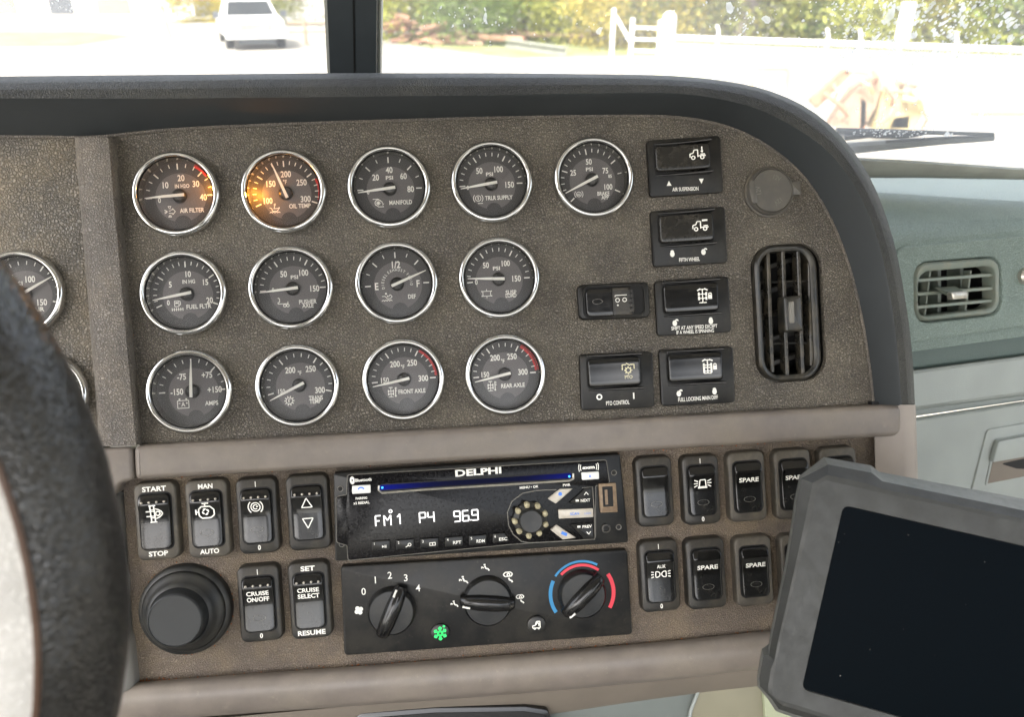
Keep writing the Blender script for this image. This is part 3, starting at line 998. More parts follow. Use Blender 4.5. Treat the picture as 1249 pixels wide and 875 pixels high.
B().slab(hd, 0.004, 0.009, 0.0015).obj('latch_handle', M['light'], gb.root, smooth=30)
B().slab(rounded([gb.l2(a, b_, 0.005) for a, b_ in [(1221, 566), (1300, 549), (1300, 575), (1240, 572)]], .001), 0.0045, 0.0049, 0).obj('latch_shadow_gap', M['well'], gb.root, smooth=0)  # flat black slab put in as the deep shade below the handle

t = Thing('warning_button', 'round red button at the right edge of the passenger dashboard', 'button', DASH, 1249, 337, 0.002)
B().lathe([(.0078, 0), (.0078, .004), (.0062, .0055), (.0058, .004)], n=32).obj('bezel', M['chromeworn'], t.root)
B().lathe([(.0058, .002), (.0056, .006), (.003, .0085), (.0, .009)], n=32).obj('cap', M['button'], t.root)


# ================================================================== AIR VENTS
def bar(b, p, q, wd, dp, z):
    """a rounded slat from p to q"""
    p, q = Vector(p), Vector(q)
    d = (q - p).normalized()
    nn = Vector((-d.y, d.x))
    prof = [(-wd / 2, -dp), (-wd / 2, -0.0006), (-wd / 2 + .0006, 0), (wd / 2 - .0006, 0), (wd / 2, -0.0006), (wd / 2, -dp)]
    rings = []
    for e in (p, q):
        rings.append([(e.x + nn.x * a, e.y + nn.y * a, z + c) for a, c in prof])
    b.loft(rings, closed=True, c0=True, c1=True)


t = Thing('air_vent', 'upright black air vent with dusty louvres right of the switches', 'air vent', PANEL, *VENT_C)
o_ = rrect(0, 0, VENT_W, VENT_H, 0.018, 8)
# barrel box behind the face
b = B().loft([[(p.x, p.y, -.003) for p in inset(o_, .0008)], [(p.x, p.y, -.045) for p in inset(o_, .003)]], c1=True, flip=True)
b.f[-1] = b.f[-1][::-1]
b.obj('duct', M['well'], t.root)
fo = [Vector((p.x - 0.0018, p.y)) for p in rrect(0, 0, VENT_W - 0.0050, VENT_H - 0.0022, 0.0165, 8)]
fi = [Vector((p.x - 0.0026, p.y)) for p in rrect(0, 0, VENT_W - 0.0148, VENT_H - 0.0108, 0.0125, 8)]
tilt = lambda x: 0.0025 - x * 0.10
b = B().loft([[(p.x, p.y, -.010 + tilt(p.x)) for p in fo], [(p.x, p.y, .0000 + tilt(p.x)) for p in fo], [(p.x, p.y, .0014 + tilt(p.x)) for p in inset(fo, .0015)],
              [(p.x, p.y, .0012 + tilt(p.x)) for p in inset(fi, -.0015)], [(p.x, p.y, .0002 + tilt(p.x)) for p in fi], [(p.x, p.y, -.014 + tilt(p.x)) for p in fi]])
b.obj('frame', M['vent'], t.root, smooth=50)
for k_, (xt, xb) in enumerate(((935, 940.5), (954, 959.5), (973.5, 979.5), (988, 991))):
    b = B()
    yt, yb = (307, 454) if k_ == 0 else ((315, 446) if k_ == 3 else (302, 460))
    bar(b, t.l2(xt, yt), t.l2(xb, yb), .0028, .009, tilt(t.l2(xt, 380)[0]) - .0010)
    b.obj('slat', M['ventslat'], t.root)
for yy in (343.5, 419.5):
    b = B()
    bar(b, t.l2(923, yy + .5), t.l2(997, yy - 1.5), .0016, .006, -.0045)
    b.obj('cross_bar', M['vent'], t.root)
for k_ in range(5):
    b = B()
    yy = 318 + k_ * 31
    bar(b, t.l2(920, yy + 14), t.l2(1004, yy - 12), .004, .012, -.022)
    b.obj('inner_vane', M['vent'], t.root)
kn = t.outl([(949, 363), (971, 361), (973, 404), (951, 406)], .0022)
B().slab(kn, -.002, .010, .0022, 3).obj('slider_knob', M['vent'], t.root, smooth=60)
kn = t.outl([(961.5, 368), (968, 367.5), (969, 394), (962.5, 395)], .0012, .010)
B().slab(kn, .0085, .0112, .0008).obj('slider_insert', M['embossed'], t.root)

t = Thing('air_vent', 'teal air vent with level louvres and a lever on the passenger side', 'air vent', DASH, 1165, 354)
o_ = rounded([t.l2(a, b_) for a, b_ in [(1111, 319), (1219, 311), (1221, 385), (1113, 397)]], .018, 8)
b = B().loft([[(p.x, p.y, -.004) for p in inset(o_, .0012)], [(p.x, p.y, -.05) for p in inset(o_, .003)]], c1=True, flip=True)
b.f[-1] = b.f[-1][::-1]
b.obj('duct', M['well'], t.root)
fo = inset(t.outl([(1112, 320), (1219, 312), (1219, 384), (1114, 395)], .017, .001, 8), .0012)
fi = t.outl([(1120, 332), (1212, 324), (1213, 376), (1116, 387)], .0125, .001, 8)
b = B().loft([[(p.x, p.y, -.012) for p in fo], [(p.x, p.y, .0015) for p in fo], [(p.x, p.y, .0035) for p in inset(fo, .0020)],
              [(p.x, p.y, .0030) for p in inset(fi, -.0012)], [(p.x, p.y, .0015) for p in fi], [(p.x, p.y, -.012) for p in fi]])
b.obj('frame', M['ventteal'], t.root, smooth=50)
for (a, c, d, e) in ((1119, 342.5, 1215, 335), (1116, 359.5, 1215, 351.5), (1116, 375.5, 1211, 367)):
    b = B()
    bar(b, t.l2(a, c), t.l2(d, e), .0030, .010, -.0005)
    b.obj('slat', M['ventteal'], t.root)
for (a, c) in ((1140.5, 1133.5), (1190, 1182.5)):
    b = B()
    bar(b, t.l2(a, 330), t.l2(c, 385), .0017, .008, -.0045)
    b.obj('cross_bar', M['ventteal'], t.root)
for a in (1123, 1133, 1150, 1170, 1198):
    b = B()
    bar(b, t.l2(a, 326), t.l2(a, 388), .004, .016, -.022)
    b.obj('inner_vane', M['ventteal'], t.root)
lv = B()
pts0 = [t.L(a, b_, -.001) for a, b_ in [(1139, 351), (1165, 349), (1170, 357), (1158, 361)]]
pts1 = [t.L(a, b_, .016) for a, b_ in [(1160, 357), (1176, 355.5), (1177, 363.5), (1161, 365)]]
lv.loft([pts0[::-1], pts1[::-1]], c0=True, c1=True)
lv.obj('lever', M['ventteal'], t.root, smooth=20)
kn = t.outl([(1158, 357), (1178, 355), (1178, 364), (1159, 366)], .0016, .016)
B().slab(kn, .013, .019, .0018, 3).obj('lever_tip', M['chromeworn'], t.root, smooth=60)

# ================================================================== GAUGES
RG = 0.0298
CROP = {1: (0, 0), 2: (400, 0), 4: (0, 280), 5: (400, 280), 8: (0, 300)}
GSC = {1: 2.974, 2: 2.974, 4: 2.974, 5: 2.974, 8: 3.365}


def gauge(cx, cy, label, crop, ang0, ang1, nmaj, nmin, needle, texts, icn=None, red=None, extra_ticks=(), skip=None, amber=None, curved=None, fade=0.0):
    t = Thing('dial_gauge', label, 'gauge', PANEL, cx, cy, 0.0, 'round chrome gauges on the dashboard')
    ox, oy = CROP[crop]
    sc = GSC[crop]
    zd = -0.0042
    Q = lambda x, y: t.l2(ox + x / sc, oy + y / sc, zd)
    k = 1 / sc * 0.000572
    B().lathe([(RG, -.001), (RG, .0030), (RG - .0004, .0048), (RG - .0012, .0062), (RG - .0026, .0070), (RG - .0034, .0068), (RG - .0042, .0058), (RG - .0045, .0044)], n=96).obj('bezel', M['chrome'], t.root, smooth=80)
    B().lathe([(RG - .0045, .0050), (RG - .0046, .0040), (RG - .0051, .0040)], n=96).obj('bezel_gap', M['well'], t.root, smooth=30)
    B().lathe([(RG - .0051, .0046), (RG - .0052, .0030), (RG - .0053, .0010), (RG - .0054, zd)], n=96).obj('inner_ring', M['sealring'], t.root, smooth=80)
    B().lathe([(RG - .0030, zd - .003), (RG - .0050, zd), (0.0001, zd)], n=64).obj('dial', M['dial'], t.root)
    # lighter inner disc with the lamp window bitten out of its foot
    rd, lr = 0.0172, 0.0060
    oyd = -.0010
    pts = []
    for i in range(64):
        a = -math.pi / 2 + 2 * math.pi * i / 64
        p = Vector((rd * math.cos(a) + .0006, rd * math.sin(a) + oyd))
        if p.y < -.0148:
            p.y = max(p.y, -.0175)
        pts.append((p.x, p.y))
    ik = Ink(zd + .00008)
    ik.fill(pts)
    ik.obj('dial_centre', M['dialin'], t.root)
    ik = Ink(zd + .00016)
    ik.disc(.0012, -.0190, .0056, 28)
    ik.obj('lamp_window', M['dialspot'], t.root)
    # marks
    ik = Ink(zd + .00026)
    rt = RG - .0068
    tot = nmaj * nmin
    for i in range(tot + 1):
        if skip and i in skip:
            continue
        a = R(ang0 + (ang1 - ang0) * i / tot)
        maj = i % nmin == 0
        ln = .0042 if maj else .0026
        ww = .0009 if maj else .0006
        ik.line((rt - ln) * math.cos(a), (rt - ln) * math.sin(a), rt * math.cos(a), rt * math.sin(a), ww)
    for a in extra_ticks:
        a = R(a)
        ik.line((rt - .003) * math.cos(a), (rt - .003) * math.sin(a), rt * math.cos(a), rt * math.sin(a), .0006)
    for tx_ in texts:
        s_, x, y, h = tx_[:4]
        wd = tx_[4] if len(tx_) > 4 else None
        x, y = Q(x, y)
        ik.text(s_, x, y, h * k * 1.02, width=wd * k * 1.03 if wd else None, sx=.80, bold=.022)
    if icn:
        x, y = Q(icn[1], icn[2])
        icon(ik, icn[0], x, y, icn[3] * k, icn[3] * k * .13)
    if curved:
        for s_, rr, a_c, h in curved:
            span = h * 1.05 / rr
            nchar = len(s_)
            for j, ch in enumerate(s_):
                a = a_c + span * (nchar - 1) / 2 - span * j
                ik.text(ch, rr * math.cos(a), rr * math.sin(a), h, rot=a - math.pi / 2, sx=.8, bold=.012)
    ik.obj('dial_markings', M['print'], t.root)
    if red:
        ik = Ink(zd + .00022)
        ik.arc(0, 0, rt + .0003, .0016, red[0], red[1], 20)
        ik.obj('red_zone', M['red'], t.root)
    # hub and needle
    B().lathe([(.0050, zd + .0002), (.0050, zd + .0014), (.0046, zd + .0028), (.0032, zd + .0038), (.0001, zd + .0041)], n=32).obj('hub', M['hub'], t.root, smooth=60)
    a = R(needle)
    c, s_ = math.cos(a), math.sin(a)
    zt = zd + .0046
    tip, tail = rt - .0004, -.0042
    mid = .010
    def np_(d, o, z):
        return (d * c - o * s_, d * s_ + o * c, z)
    b = B()
    w0, w1, w2 = .00105, .00090, .00026
    top = [np_(tail, -w0, zt), np_(mid, -w1, zt), np_(tip, -w2, zt - .0008), np_(tip, w2, zt - .0008), np_(mid, w1, zt), np_(tail, w0, zt)]
    b.loft([[(p[0], p[1], p[2] - .0005) for p in top], top], c0=True, c1=True)
    b.obj('needle', M['needle'], t.root, smooth=0)
    B().lathe([(RG - .0052, .0054), (RG - .012, .0061), (.0001, .0062)], n=48).obj('lens', M['lens'], t.root, smooth=60)
    if amber:  # added lights imitating an orange object's reflection in the lens
        for (ax, ay, e) in amber:
            ld = bpy.data.lights.new('warning_lamp', 'POINT')
            ld.energy = e
            ld.color = (1.0, 0.36, 0.03)
            ld.shadow_soft_size = .0012
            lo = bpy.data.objects.new('warning_lamp', ld)
            COL.objects.link(lo)
            lo.parent = t.root
            lo.location = (ax, ay, zd + .0080)
    return t


gauge(216.9, 238, 'gauge reading air filter restriction, lit amber at its right, top row beside the rib', 1, 182, 0, 4, 3, 183,
      [('10', 601, 672, 21), ('20', 657, 646, 21), ('30', 711, 667, 21), ('40', 738, 716, 21), ('IN H2O', 661, 675, 13, 50), ('AIR FILTER', 697, 763, 15, 84), ('0', 579, 727, 17)],
      ('filter', 617, 768, 19), red=(35, 62), amber=[(.0232, .003, .0020), (.021, .011, .0005)])
gauge(347.3, 234.4, 'gauge reading oil temperature, lit amber at its left, second in the top row', 1, 202, -20, 4, 5, 111,
      [('100', 973, 729, 20), ('150', 983, 667, 21), ('200', 1037, 632, 21), ('250', 1094, 662, 21), ('300', 1109, 722, 21), ('°F', 1034, 660, 14), ('OIL TEMP', 1088, 747, 15, 76)],
      ('oil', 998, 757, 19), red=(-14, 24), amber=[(-.0195, .000, .0042)])
gauge(475, 229.3, 'manifold pressure gauge marked to 80 psi, middle of the top row', 2, 180, 0, 4, 2, 186,
      [('20', 173, 644, 21), ('40', 222, 617, 21), ('60', 274, 639, 21), ('80', 300, 686, 21), ('PSI', 223, 645, 13, 26), ('MANIFOLD', 264, 734, 15, 82), ('0', 146, 697, 15)], ('turbo', 183, 737, 20))
gauge(599.4, 223.3, 'trailer supply air pressure gauge, fourth in the top row', 2, 182, 0, 3, 5, 188,
      [('50', 549, 620, 21), ('100', 619, 614, 21), ('150', 659, 670, 21), ('PSI', 586, 632, 13, 26), ('TRLR SUPPLY', 620, 717, 15, 102), ('0', 507, 681, 15)], ('brake1', 545, 720, 19))
gauge(723, 218, 'brake application pressure gauge, last of the top row beside the air suspension switch', 2, 223, -25, 4, 5, 205,
      [('25', 889, 627, 20), ('50', 946, 587, 20), ('75', 1006, 619, 20), ('85', 1023, 639, 12), ('100', 1017, 678, 20), ('PSI', 948, 614, 13, 26), ('BRAKE', 999, 702, 14, 46), ('APP', 1005, 716, 14, 28)],
      ('brakex', 910, 705, 17), skip=(16, 17, 18, 19, 1), extra_ticks=(11,))
gauge(225.8, 358.2, 'fuel filter vacuum gauge in the second row beside the rib', 4, 202, -22, 4, 5, 189,
      [('5', 618, 200, 20), ('10', 683, 162, 20), ('15', 746, 191, 20), ('20', 761, 257, 20), ('IN HG', 685, 189, 13, 44), ('FUEL FLTR', 722, 279, 15, 86), ('0', 611, 266, 17)], ('fuel', 644, 278, 19))
gauge(356, 351.8, 'pusher axle pressure gauge, second in the second row', 4, 182, 0, 3, 5, 185,
      [('50', 1029, 162, 21), ('100', 1102, 157, 21), ('150', 1142, 214, 21), ('PSI', 1068, 173, 13, 26), ('PUSHER', 1117, 262, 15, 62), ('AXLE', 1117, 276, 15, 40), ('0', 991, 220, 15)], ('trailer', 1027, 268, 20))
gauge(484, 346, 'diesel exhaust fluid gauge with needle near full, middle of the second row', 5, 182, 0, 4, 2, 22,
      [('E', 177, 207, 25), ('1/2', 247, 128, 24), ('F', 327, 196, 24), ('DEF', 305, 243, 15, 28)], ('def', 215, 246, 19),
      curved=[('DIESEL', .0103, R(166), .0019), ('EXHAUST', .0103, R(91), .0019), ('FLUID', .0103, R(18), .0019)])
gauge(608.5, 340, 'suspension load gauge with its needle level, last of the second row', 5, 184, 0, 3, 5, 177,
      [('50', 573, 130, 20), ('100', 645, 123, 20), ('150', 684, 178, 21), ('PSI', 611, 141, 13, 26), ('SUSP', 664, 228, 15, 40), ('LOAD', 664, 239, 15, 40), ('0', 538, 191, 18)], ('load', 576, 233, 18))
gauge(232.9, 477.7, 'ammeter with its needle upright, bottom row beside the rib', 4, 180, 0, 4, 3, 87,
      [('-75', 659, 535, 21), ('+75', 751, 528, 21), ('-150', 642, 590, 21), ('+150', 779, 581, 21), ('AMPS', 768, 630, 15, 46)], ('battery', 665, 633, 20))
gauge(364, 470.6, 'transmission temperature gauge, second in the bottom row', 4, 194, -14, 3, 5, 205,
      [('150', 1022, 588, 16), ('200', 1053, 511, 21), ('250', 1127, 506, 21), ('300', 1161, 583, 21), ('°F', 1087, 521, 14), ('TRANS', 1146, 611, 15, 50), ('TEMP', 1144, 624, 15, 42)], ('gear', 1050, 622, 19))
gauge(492.3, 463.3, 'front axle temperature gauge with red arc, third in the bottom row', 5, 183, 0, 3, 5, 190,
      [('150', 207, 548, 19), ('200', 243, 489, 21), ('250', 305, 484, 21), ('300', 346, 540, 21), ('°F', 271, 499, 14), ('FRONT AXLE', 305, 587, 15, 98)], ('axle', 234, 591, 18), red=(4, 59))
gauge(616, 457, 'rear axle temperature gauge with red arc, last of the bottom row', 5, 183, 0, 3, 5, 191,
      [('150', 571, 527, 19), ('200', 606, 466, 21), ('250', 667, 461, 21), ('300', 707, 517, 21), ('°F', 634, 478, 14), ('REAR AXLE', 671, 566, 15, 88)], ('axle', 595, 569, 18), red=(4, 57))
gauge(27, 358.5, 'primary air pressure gauge half behind the steering wheel', 8, 200, -18, 3, 5, 29,
      [('50', 20, 145, 20), ('65', 47, 127, 15), ('100', 125, 137, 24), ('150', 174, 232, 24), ('PSI', 76, 155, 16, 32), ('PRIM AIR', 128, 262, 16, 100)])
gauge(57, 483, 'gauge mostly hidden by the steering wheel, only its right edge showing', 8, 200, -18, 3, 5, 150, [])


# ================================================================== PLATE SWITCHES (beside the gauges)
def rocker(w_, h_, r, prof, base, bev, y0=None, y1=None, nx=6, ny=22):
    """a rocker whose height follows prof(y); y0..y1 cut a length of it"""
    lo, hi = -h_ / 2, h_ / 2
    y0 = lo if y0 is None else y0
    y1 = hi if y1 is None else y1
    def hw(y):
        d = max(abs(y) - (h_ / 2 - r), 0)
        return w_ / 2 - r + math.sqrt(max(r * r - d * d, 0))
    ys = [y0 + (y1 - y0) * i / ny for i in range(ny + 1)]
    # finer rows at the rounded ends
    for e in (lo, hi):
        for dd in (.0004, .001, .002):
            y = e + dd * (1 if e < 0 else -1)
            if y0 < y < y1:
                ys.append(y)
    ys = sorted(set(ys))
    rows = []
    def sec(y, zoff, base_only=False):
        H = hw(y)
        z = prof(y) - zoff
        xs = [(-H, base), (-H, z - bev), (-H + bev * .3, z - bev * .3), (-H + bev, z)]
        inn = [(-H + bev) + (2 * H - 2 * bev) * i / nx for i in range(1, nx)]
        xs += [(x, z - .0002 * (abs(x) / H) ** 2) for x in inn]
        xs += [(H - bev, z), (H - bev * .3, z - bev * .3), (H, z - bev), (H, base)]
        if base_only:
            xs = [(x, base) for x, _ in xs]
        return [(x, y, q) for x, q in xs]
    rows.append(sec(ys[0], 0, True))
    for y in ys:
        d0, d1 = y - lo, hi - y
        zo = 0
        for d in (d0, d1):
            if d < bev:
                zo = bev * (1 - math.sqrt(max(0, 1 - ((bev - d) / bev) ** 2)))
        rows.append(sec(y, zo))
    rows.append(sec(ys[-1], 0, True))
    return B().loft(rows, closed=False, flip=True)


def rot90(b):
    b.v = [(y, -x, z) for x, y, z in b.v]
    return b


def plate_switch(label, quad, rk, texts, icn, side_icons, worn=False, cream=False):
    cx = sum(p[0] for p in quad) / 4
    cy = sum(p[1] for p in quad) / 4
    t = Thing('rocker_switch', label, 'switch', PANEL, cx, cy, 0.0, 'black rocker switches on square plates')
    o_ = t.outl(quad, .0032, .003)
    B().slab(o_, -.001, .0032, .0010).obj('plate', M['plate'], t.root, smooth=40)
    x0, y0 = t.l2(rk[0], rk[1], .006)
    x1, y1 = t.l2(rk[2], rk[3], .006)
    c_x, c_y = (x0 + x1) / 2, (y0 + y1) / 2
    W, H = x1 - x0, y0 - y1
    sl = 0.0
    well = rrect(c_x + .0012, c_y, W + .0040, H + .0022, .003)
    B().slab(well, .003, .0034, 0).obj('well', M['well'], t.root, smooth=0)
    # left end sunk, right end proud
    prof = lambda y: .0064 + .0052 * ((y / W + .5) ** 1.7) + .0006 * abs(y / W) ** 2
    b = rot90(rocker(H, W, .0026, lambda y: prof(y), .003, .0012))
    b.v = [(x + c_x, y + c_y, z) for x, y, z in b.v]
    b.obj('rocker', M['rockerw'] if worn else M['rocker'], t.root, smooth=60)
    for sgn in (1, -1):
        yy = c_y + sgn * (H / 2 + .0020)
        pr = []
        for i in range(13):
            f = i / 12
            x = x0 + (W + .0012) * f
            z = .0034 + .0098 * f ** 1.9
            pr.append((x, z))
        rings = [[(x, yy - .0009, .003), (x, yy - .0009, z - .0004), (x, yy - .0004, z), (x, yy + .0004, z), (x, yy + .0009, z - .0004), (x, yy + .0009, .003)] for x, z in pr]
        g = B().loft(rings, closed=True, c0=True, c1=True)
        g.obj('guard_rail', M['gloss'], t.root, smooth=50)
    ik = Ink(.0033)
    k = .00058
    for s_, x, y, h, wd in texts:
        x, y = t.l2(x, y, .0033)
        ik.text(s_, x, y, h * k, width=wd * k, bold=.015)
    for nm, x, y, u in side_icons:
        x, y = t.l2(x, y, .0033)
        if nm in 'OI':
            if nm == 'O':
                ik.arc(x, y, u * k * .75, u * k * .45)
            else:
                ik.line(x, y - u * k, x, y + u * k, u * k * .45)
        else:
            icon(ik, nm, x, y, u * k, u * k * .3)
    ik.obj('lettering', M['print'], t.root)
    zf = lambda x, y: prof(x - c_x) + .00012
    ik = Ink(zf)
    x, y = t.l2(icn[1], icn[2], .008)
    icon(ik, icn[0], x, y, icn[3] * k, icn[3] * k * .14)
    ik.obj('rocker_symbol', M['printcream'] if cream else M['print'], t.root)
    return t


plate_switch('air suspension switch, topmost of the square plate switches', [(788.7, 171), (878.5, 165), (882.5, 234.6), (792.5, 240.5)], (799, 178, 864, 207),
             [('AIR SUSPENSION', 836, 230.5, 4.6, 34)], ('truckarrow', 850, 188, 9.5), [('upf', 816, 223.5, 4), ('downf', 855.5, 221, 4)], worn=True)
plate_switch('fifth wheel lock switch, below the air suspension switch', [(793, 257.5), (884, 251.5), (887.5, 320.5), (797, 326)], (804, 263, 868, 294),
             [('FIFTH WHEEL', 841, 316.5, 4.6, 27)], ('truckbar', 853.5, 275, 9.5), [('lock', 820, 309, 5), ('unlock', 858, 306.5, 5)], worn=True)
plate_switch('axle lock switch with two lines of warning text, third plate switch down', [(798, 343), (888.5, 337), (892.5, 405.5), (802, 410.5)], (809, 348, 874, 379),
             [('SHIFT AT ANY SPEED EXCEPT', 847, 399.2, 4.4, 60), ('IF A WHEEL IS SPINNING', 848, 404.6, 4.4, 49)], ('axlelock', 857, 361, 9), [('unlock', 823, 393.5, 5), ('lock', 867, 391, 5)])
plate_switch('full locking main differential switch, lowest of the right column', [(803.5, 427), (894, 422.5), (897, 491.5), (807, 496)], (814.5, 433, 879, 463),
             [('FULL LOCKING MAIN DIFF', 851.5, 486.3, 5, 52)], ('axlelock2', 863, 447, 9), [('unlock', 828, 479.5, 5), ('lock', 871.5, 477, 5)])
plate_switch('power take-off switch with cream symbol, left of the locking differential switch', [(706.5, 432.5), (796, 429), (798.5, 497.5), (709, 501)], (716.5, 438.5, 780, 469.5),
             [('PTO CONTROL', 753.5, 491.5, 5, 30)], ('pto', 765.5, 451, 8), [('O', 731, 484.5, 4), ('I', 773, 483, 4)], cream=True)


def small_switch():
    t = Thing('rocker_switch', 'narrow sideways rocker switch with a dusty grey half, above the power take-off switch', 'switch', PANEL, 748, 368, 0, 'small rocker switch')
    del t.root['group']
    o_ = t.outl([(703.5, 348), (790.5, 344), (793, 388), (706.5, 391)], .0048, .003, 6)
    B().slab(o_, -.001, .0045, .0014).obj('bezel', M['plate'], t.root, smooth=50)
    w2 = t.outl([(712, 351), (784, 348), (786, 383), (714, 386)], .0042, .0045, 6)
    B().slab(w2, .004, .0047, 0).obj('well', M['well'], t.root, smooth=0)
    x0, y0 = t.l2(714, 352, .007)
    x1, y1 = t.l2(774, 385, .007)
    c_x, c_y, W, H = (x0 + x1) / 2, (y0 + y1) / 2, x1 - x0, y0 - y1
    prof = lambda y: .0072 + .0030 * max(0, y / W + .1) ** 1.2
    for (a, c, nm, m_) in ((-W / 2, -.0002 + W * .05, 'indicator_lens', 'gloss'), (W * .05 + .0002, W / 2, 'rocker', 'plate2')):
        b = rot90(rocker(H * .96, W, .004, prof, .004, .0010, a, c, ny=10))
        b.v = [(x + c_x, y + c_y, z) for x, y, z in b.v]
        b.obj(nm, M[m_], t.root, smooth=60)
    zf = lambda x, y: prof(x - c_x) + .00012
    ik = Ink(zf)
    x, y = t.l2(757.5, 366, .008)
    icon(ik, 'dome', x, y, 8 * .00058, .0005)
    ik.obj('rocker_symbol', M['print'], t.root)
    ik = Ink(zf)
    x, y = t.l2(729, 368, .008)
    ik.arc(x, y, .0036, .0003, ry=.0018)
    ik.obj('lens_outline', M['printdim'], t.root)
    for k_ in range(6):
        yy = c_y - H * .40 + H * .8 * k_ / 5
        B().box(c_x + W / 2 - .0032, c_x + W / 2 - .0014, yy - .0005, yy + .0005, .009, .0108).obj('grip_tooth', M['black'], t.root, smooth=0)
    b = B().loft([[(p.x, p.y, .004) for p in inset([Vector(q) for q in w2], .0)], [(p.x, p.y, .0062) for p in inset([Vector(q) for q in w2], .0)], [(p.x, p.y, .0062) for p in inset([Vector(q) for q in w2], -.001)], [(p.x, p.y, .0042) for p in inset([Vector(q) for q in w2], -.0014)]], flip=True)
    b.obj('rim', M['plate'], t.root, smooth=60)


small_switch()


# ================================================================== UPRIGHT ROCKER SWITCHES
def upright(label, cx, cy, wpx, hpx, top=None, bottom=None, icn=None, words=None, teeth=False, oval=True, bez='plate2', up=1, lensm='lenswin', cream_edge=False):
    t = Thing('rocker_switch', label, 'switch', PANEL, cx, cy, -.003, 'upright rocker switches in the lower panel')
    k = .00058
    W, H = (wpx - 2) * k, (hpx - 3) * k
    o_ = rrect(0, 0, W, H, .0052, 6)
    hb = .0076
    rings = []
    for z, ins in ((-.001, -.0006), (.001, -.0005), (hb - .0016, 0), (hb - .0006, .0004), (hb, .0014)):
        rings.append([(p.x, p.y, z) for p in inset(o_, ins)])
    B().loft(rings, c1=True).obj('bezel', M[bez], t.root, smooth=50)
    rw, rh = W * .735, H * .715
    rcx, rcy = 0, H * .005
    well = rrect(rcx, rcy, rw + .0018, rh + .0020, .0044, 6)
    B().slab(well, hb - .0002, hb + .0002, 0).obj('well', M['well'], t.root, smooth=0)
    hh = rh / 2
    def prof(y):
        v = y / hh
        if v > .62:
            return hb + .0048 - .0026 * ((v - .62) / .38) ** 1.5
        if v > -.05:
            f = (v + .05) / .67
            return hb + .0026 + .0022 * f * f
        f = (-.05 - v) / .95
        return hb + .0026 + .0012 * f ** 1.5
    split = -.02 * hh
    b = rocker(rw, rh, .0036, prof, hb - .001, .0011, split + .00015, hh, ny=16)
    b.v = [(x + rcx, y + rcy, z) for x, y, z in b.v]
    b.obj('rocker', M['rocker'], t.root, smooth=70)
    b = rocker(rw * .97, rh, .0036, lambda y: prof(y) - .00035, hb - .001, .0009, -hh, split, ny=14)
    b.v = [(x + rcx, y + rcy, z) for x, y, z in b.v]
    b.obj('indicator_lens', M[lensm], t.root, smooth=70)
    if teeth:
        for j in range(4):
            x = rcx + rw * (-.36 + .24 * j)
            y = rcy + hh * .72
            z = prof(hh * .72)
            B().lathe([(.0008, z - .001), (.0008, z + .0003), (.0005, z + .0007), (.0001, z + .0008)], x, y, 10).obj('grip_tooth', M['chromeworn'] if False else M['keysilver'], t.root, smooth=60)  # silver colour paints the highlight dots onto the black rocker's nubs
    zf = lambda x, y: prof(y - rcy) + .00014
    if icn or words:
        ik = Ink(zf)
        if words:
            for j, s_ in enumerate(words):
                n_ = len(words)
                y = rcy + hh * .30 + (n_ - 1) * .0022 - j * .0044 + (.0004 if n_ > 1 else 0)
                ik.text(s_, rcx, y, .0030 if n_ > 1 else .0031, width=rw * (.72 if len(s_) > 4 else .5), bold=.03)
        if icn:
            for nm, dy, u in icn:
                icon(ik, nm, rcx, rcy + hh * dy, u * k, u * k * .15)
        ik.obj('rocker_symbol', M['print'], t.root)
    if oval:
        ik = Ink(lambda x, y: prof(y - rcy) + .0000)
        ik.arc(rcx, rcy - hh * .48, .0043, .00028, ry=.0020)
        ik.obj('lens_outline', M['printdim'], t.root)
    if top or bottom:
        ytop, ybot = H / 2 - (H / 2 - hh) / 2 - .0004, -H / 2 + (H / 2 - hh) / 2 + .0006
        for s_, y in ((top, ytop), (bottom, ybot)):
            ik = Ink(hb + .00016)
            if s_ == '|':
                ik.line(0, y - .0019, 0, y + .0019, .0005)
            elif s_:
                ik.text(s_, 0, y, .0032, width=(len(s_) * .0031 + .0006) if len(s_) > 1 else None, bold=.03)
            ik.obj('lettering', M['print'], t.root)
    return t


upright('rocker switch marked start and stop at the top left corner of the lower panel', 195.5, 633.5, 51, 96, 'START', 'STOP', icn=[('regen', .30, 10)], teeth=True, oval=False, bez='plate3', lensm='rockerw')
upright('rocker switch marked man and auto with an engine fan symbol, second in the upper row', 257, 630.5, 51, 97, 'MAN', 'AUTO', icn=[('enginefan', .28, 11)], teeth=True, bez='plate3')
upright('rocker switch with a circled letter brake symbol, third in the upper row', 317, 627, 50, 95, '|', '0', icn=[('cbrake', .36, 9)], teeth=True)
upright('rocker switch with an up and a down triangle outline, beside the radio', 378, 623, 52, 95, icn=[('up', .38, 9), ('down', -.36, 9)], teeth=True, oval=False)
upright('cruise on and off rocker switch below the circled letter switch', 319.5, 733, 52, 96, '|', '0', words=['CRUISE', 'ON/OFF'], teeth=True)
upright('cruise select rocker switch marked set and resume, beside the climate panel', 380, 729, 51, 97, 'SET', 'RESUME', words=['CRUISE', 'SELECT'], teeth=True, oval=False)
upright('unmarked rocker switch just right of the radio', 795.5, 598, 49, 92, bez='plate2')
upright('rocker switch with a beacon lamp symbol above a zero, right of the unmarked one', 851.5, 596, 50, 92, '|', '0', icn=[('beacon', .28, 10)])
upright('spare rocker switch in the upper row, between the beacon switch and another spare', 907, 592, 51, 93, words=['SPARE'], bez='plate3')
upright('spare rocker switch in the upper row whose right edge the tablet covers', 962.5, 589, 51, 93, words=['SPARE'], bez='plate3')
upright('rocker switch almost wholly behind the top corner of the tablet', 1018, 586, 51, 93, words=['SPARE'], bez='plate3')
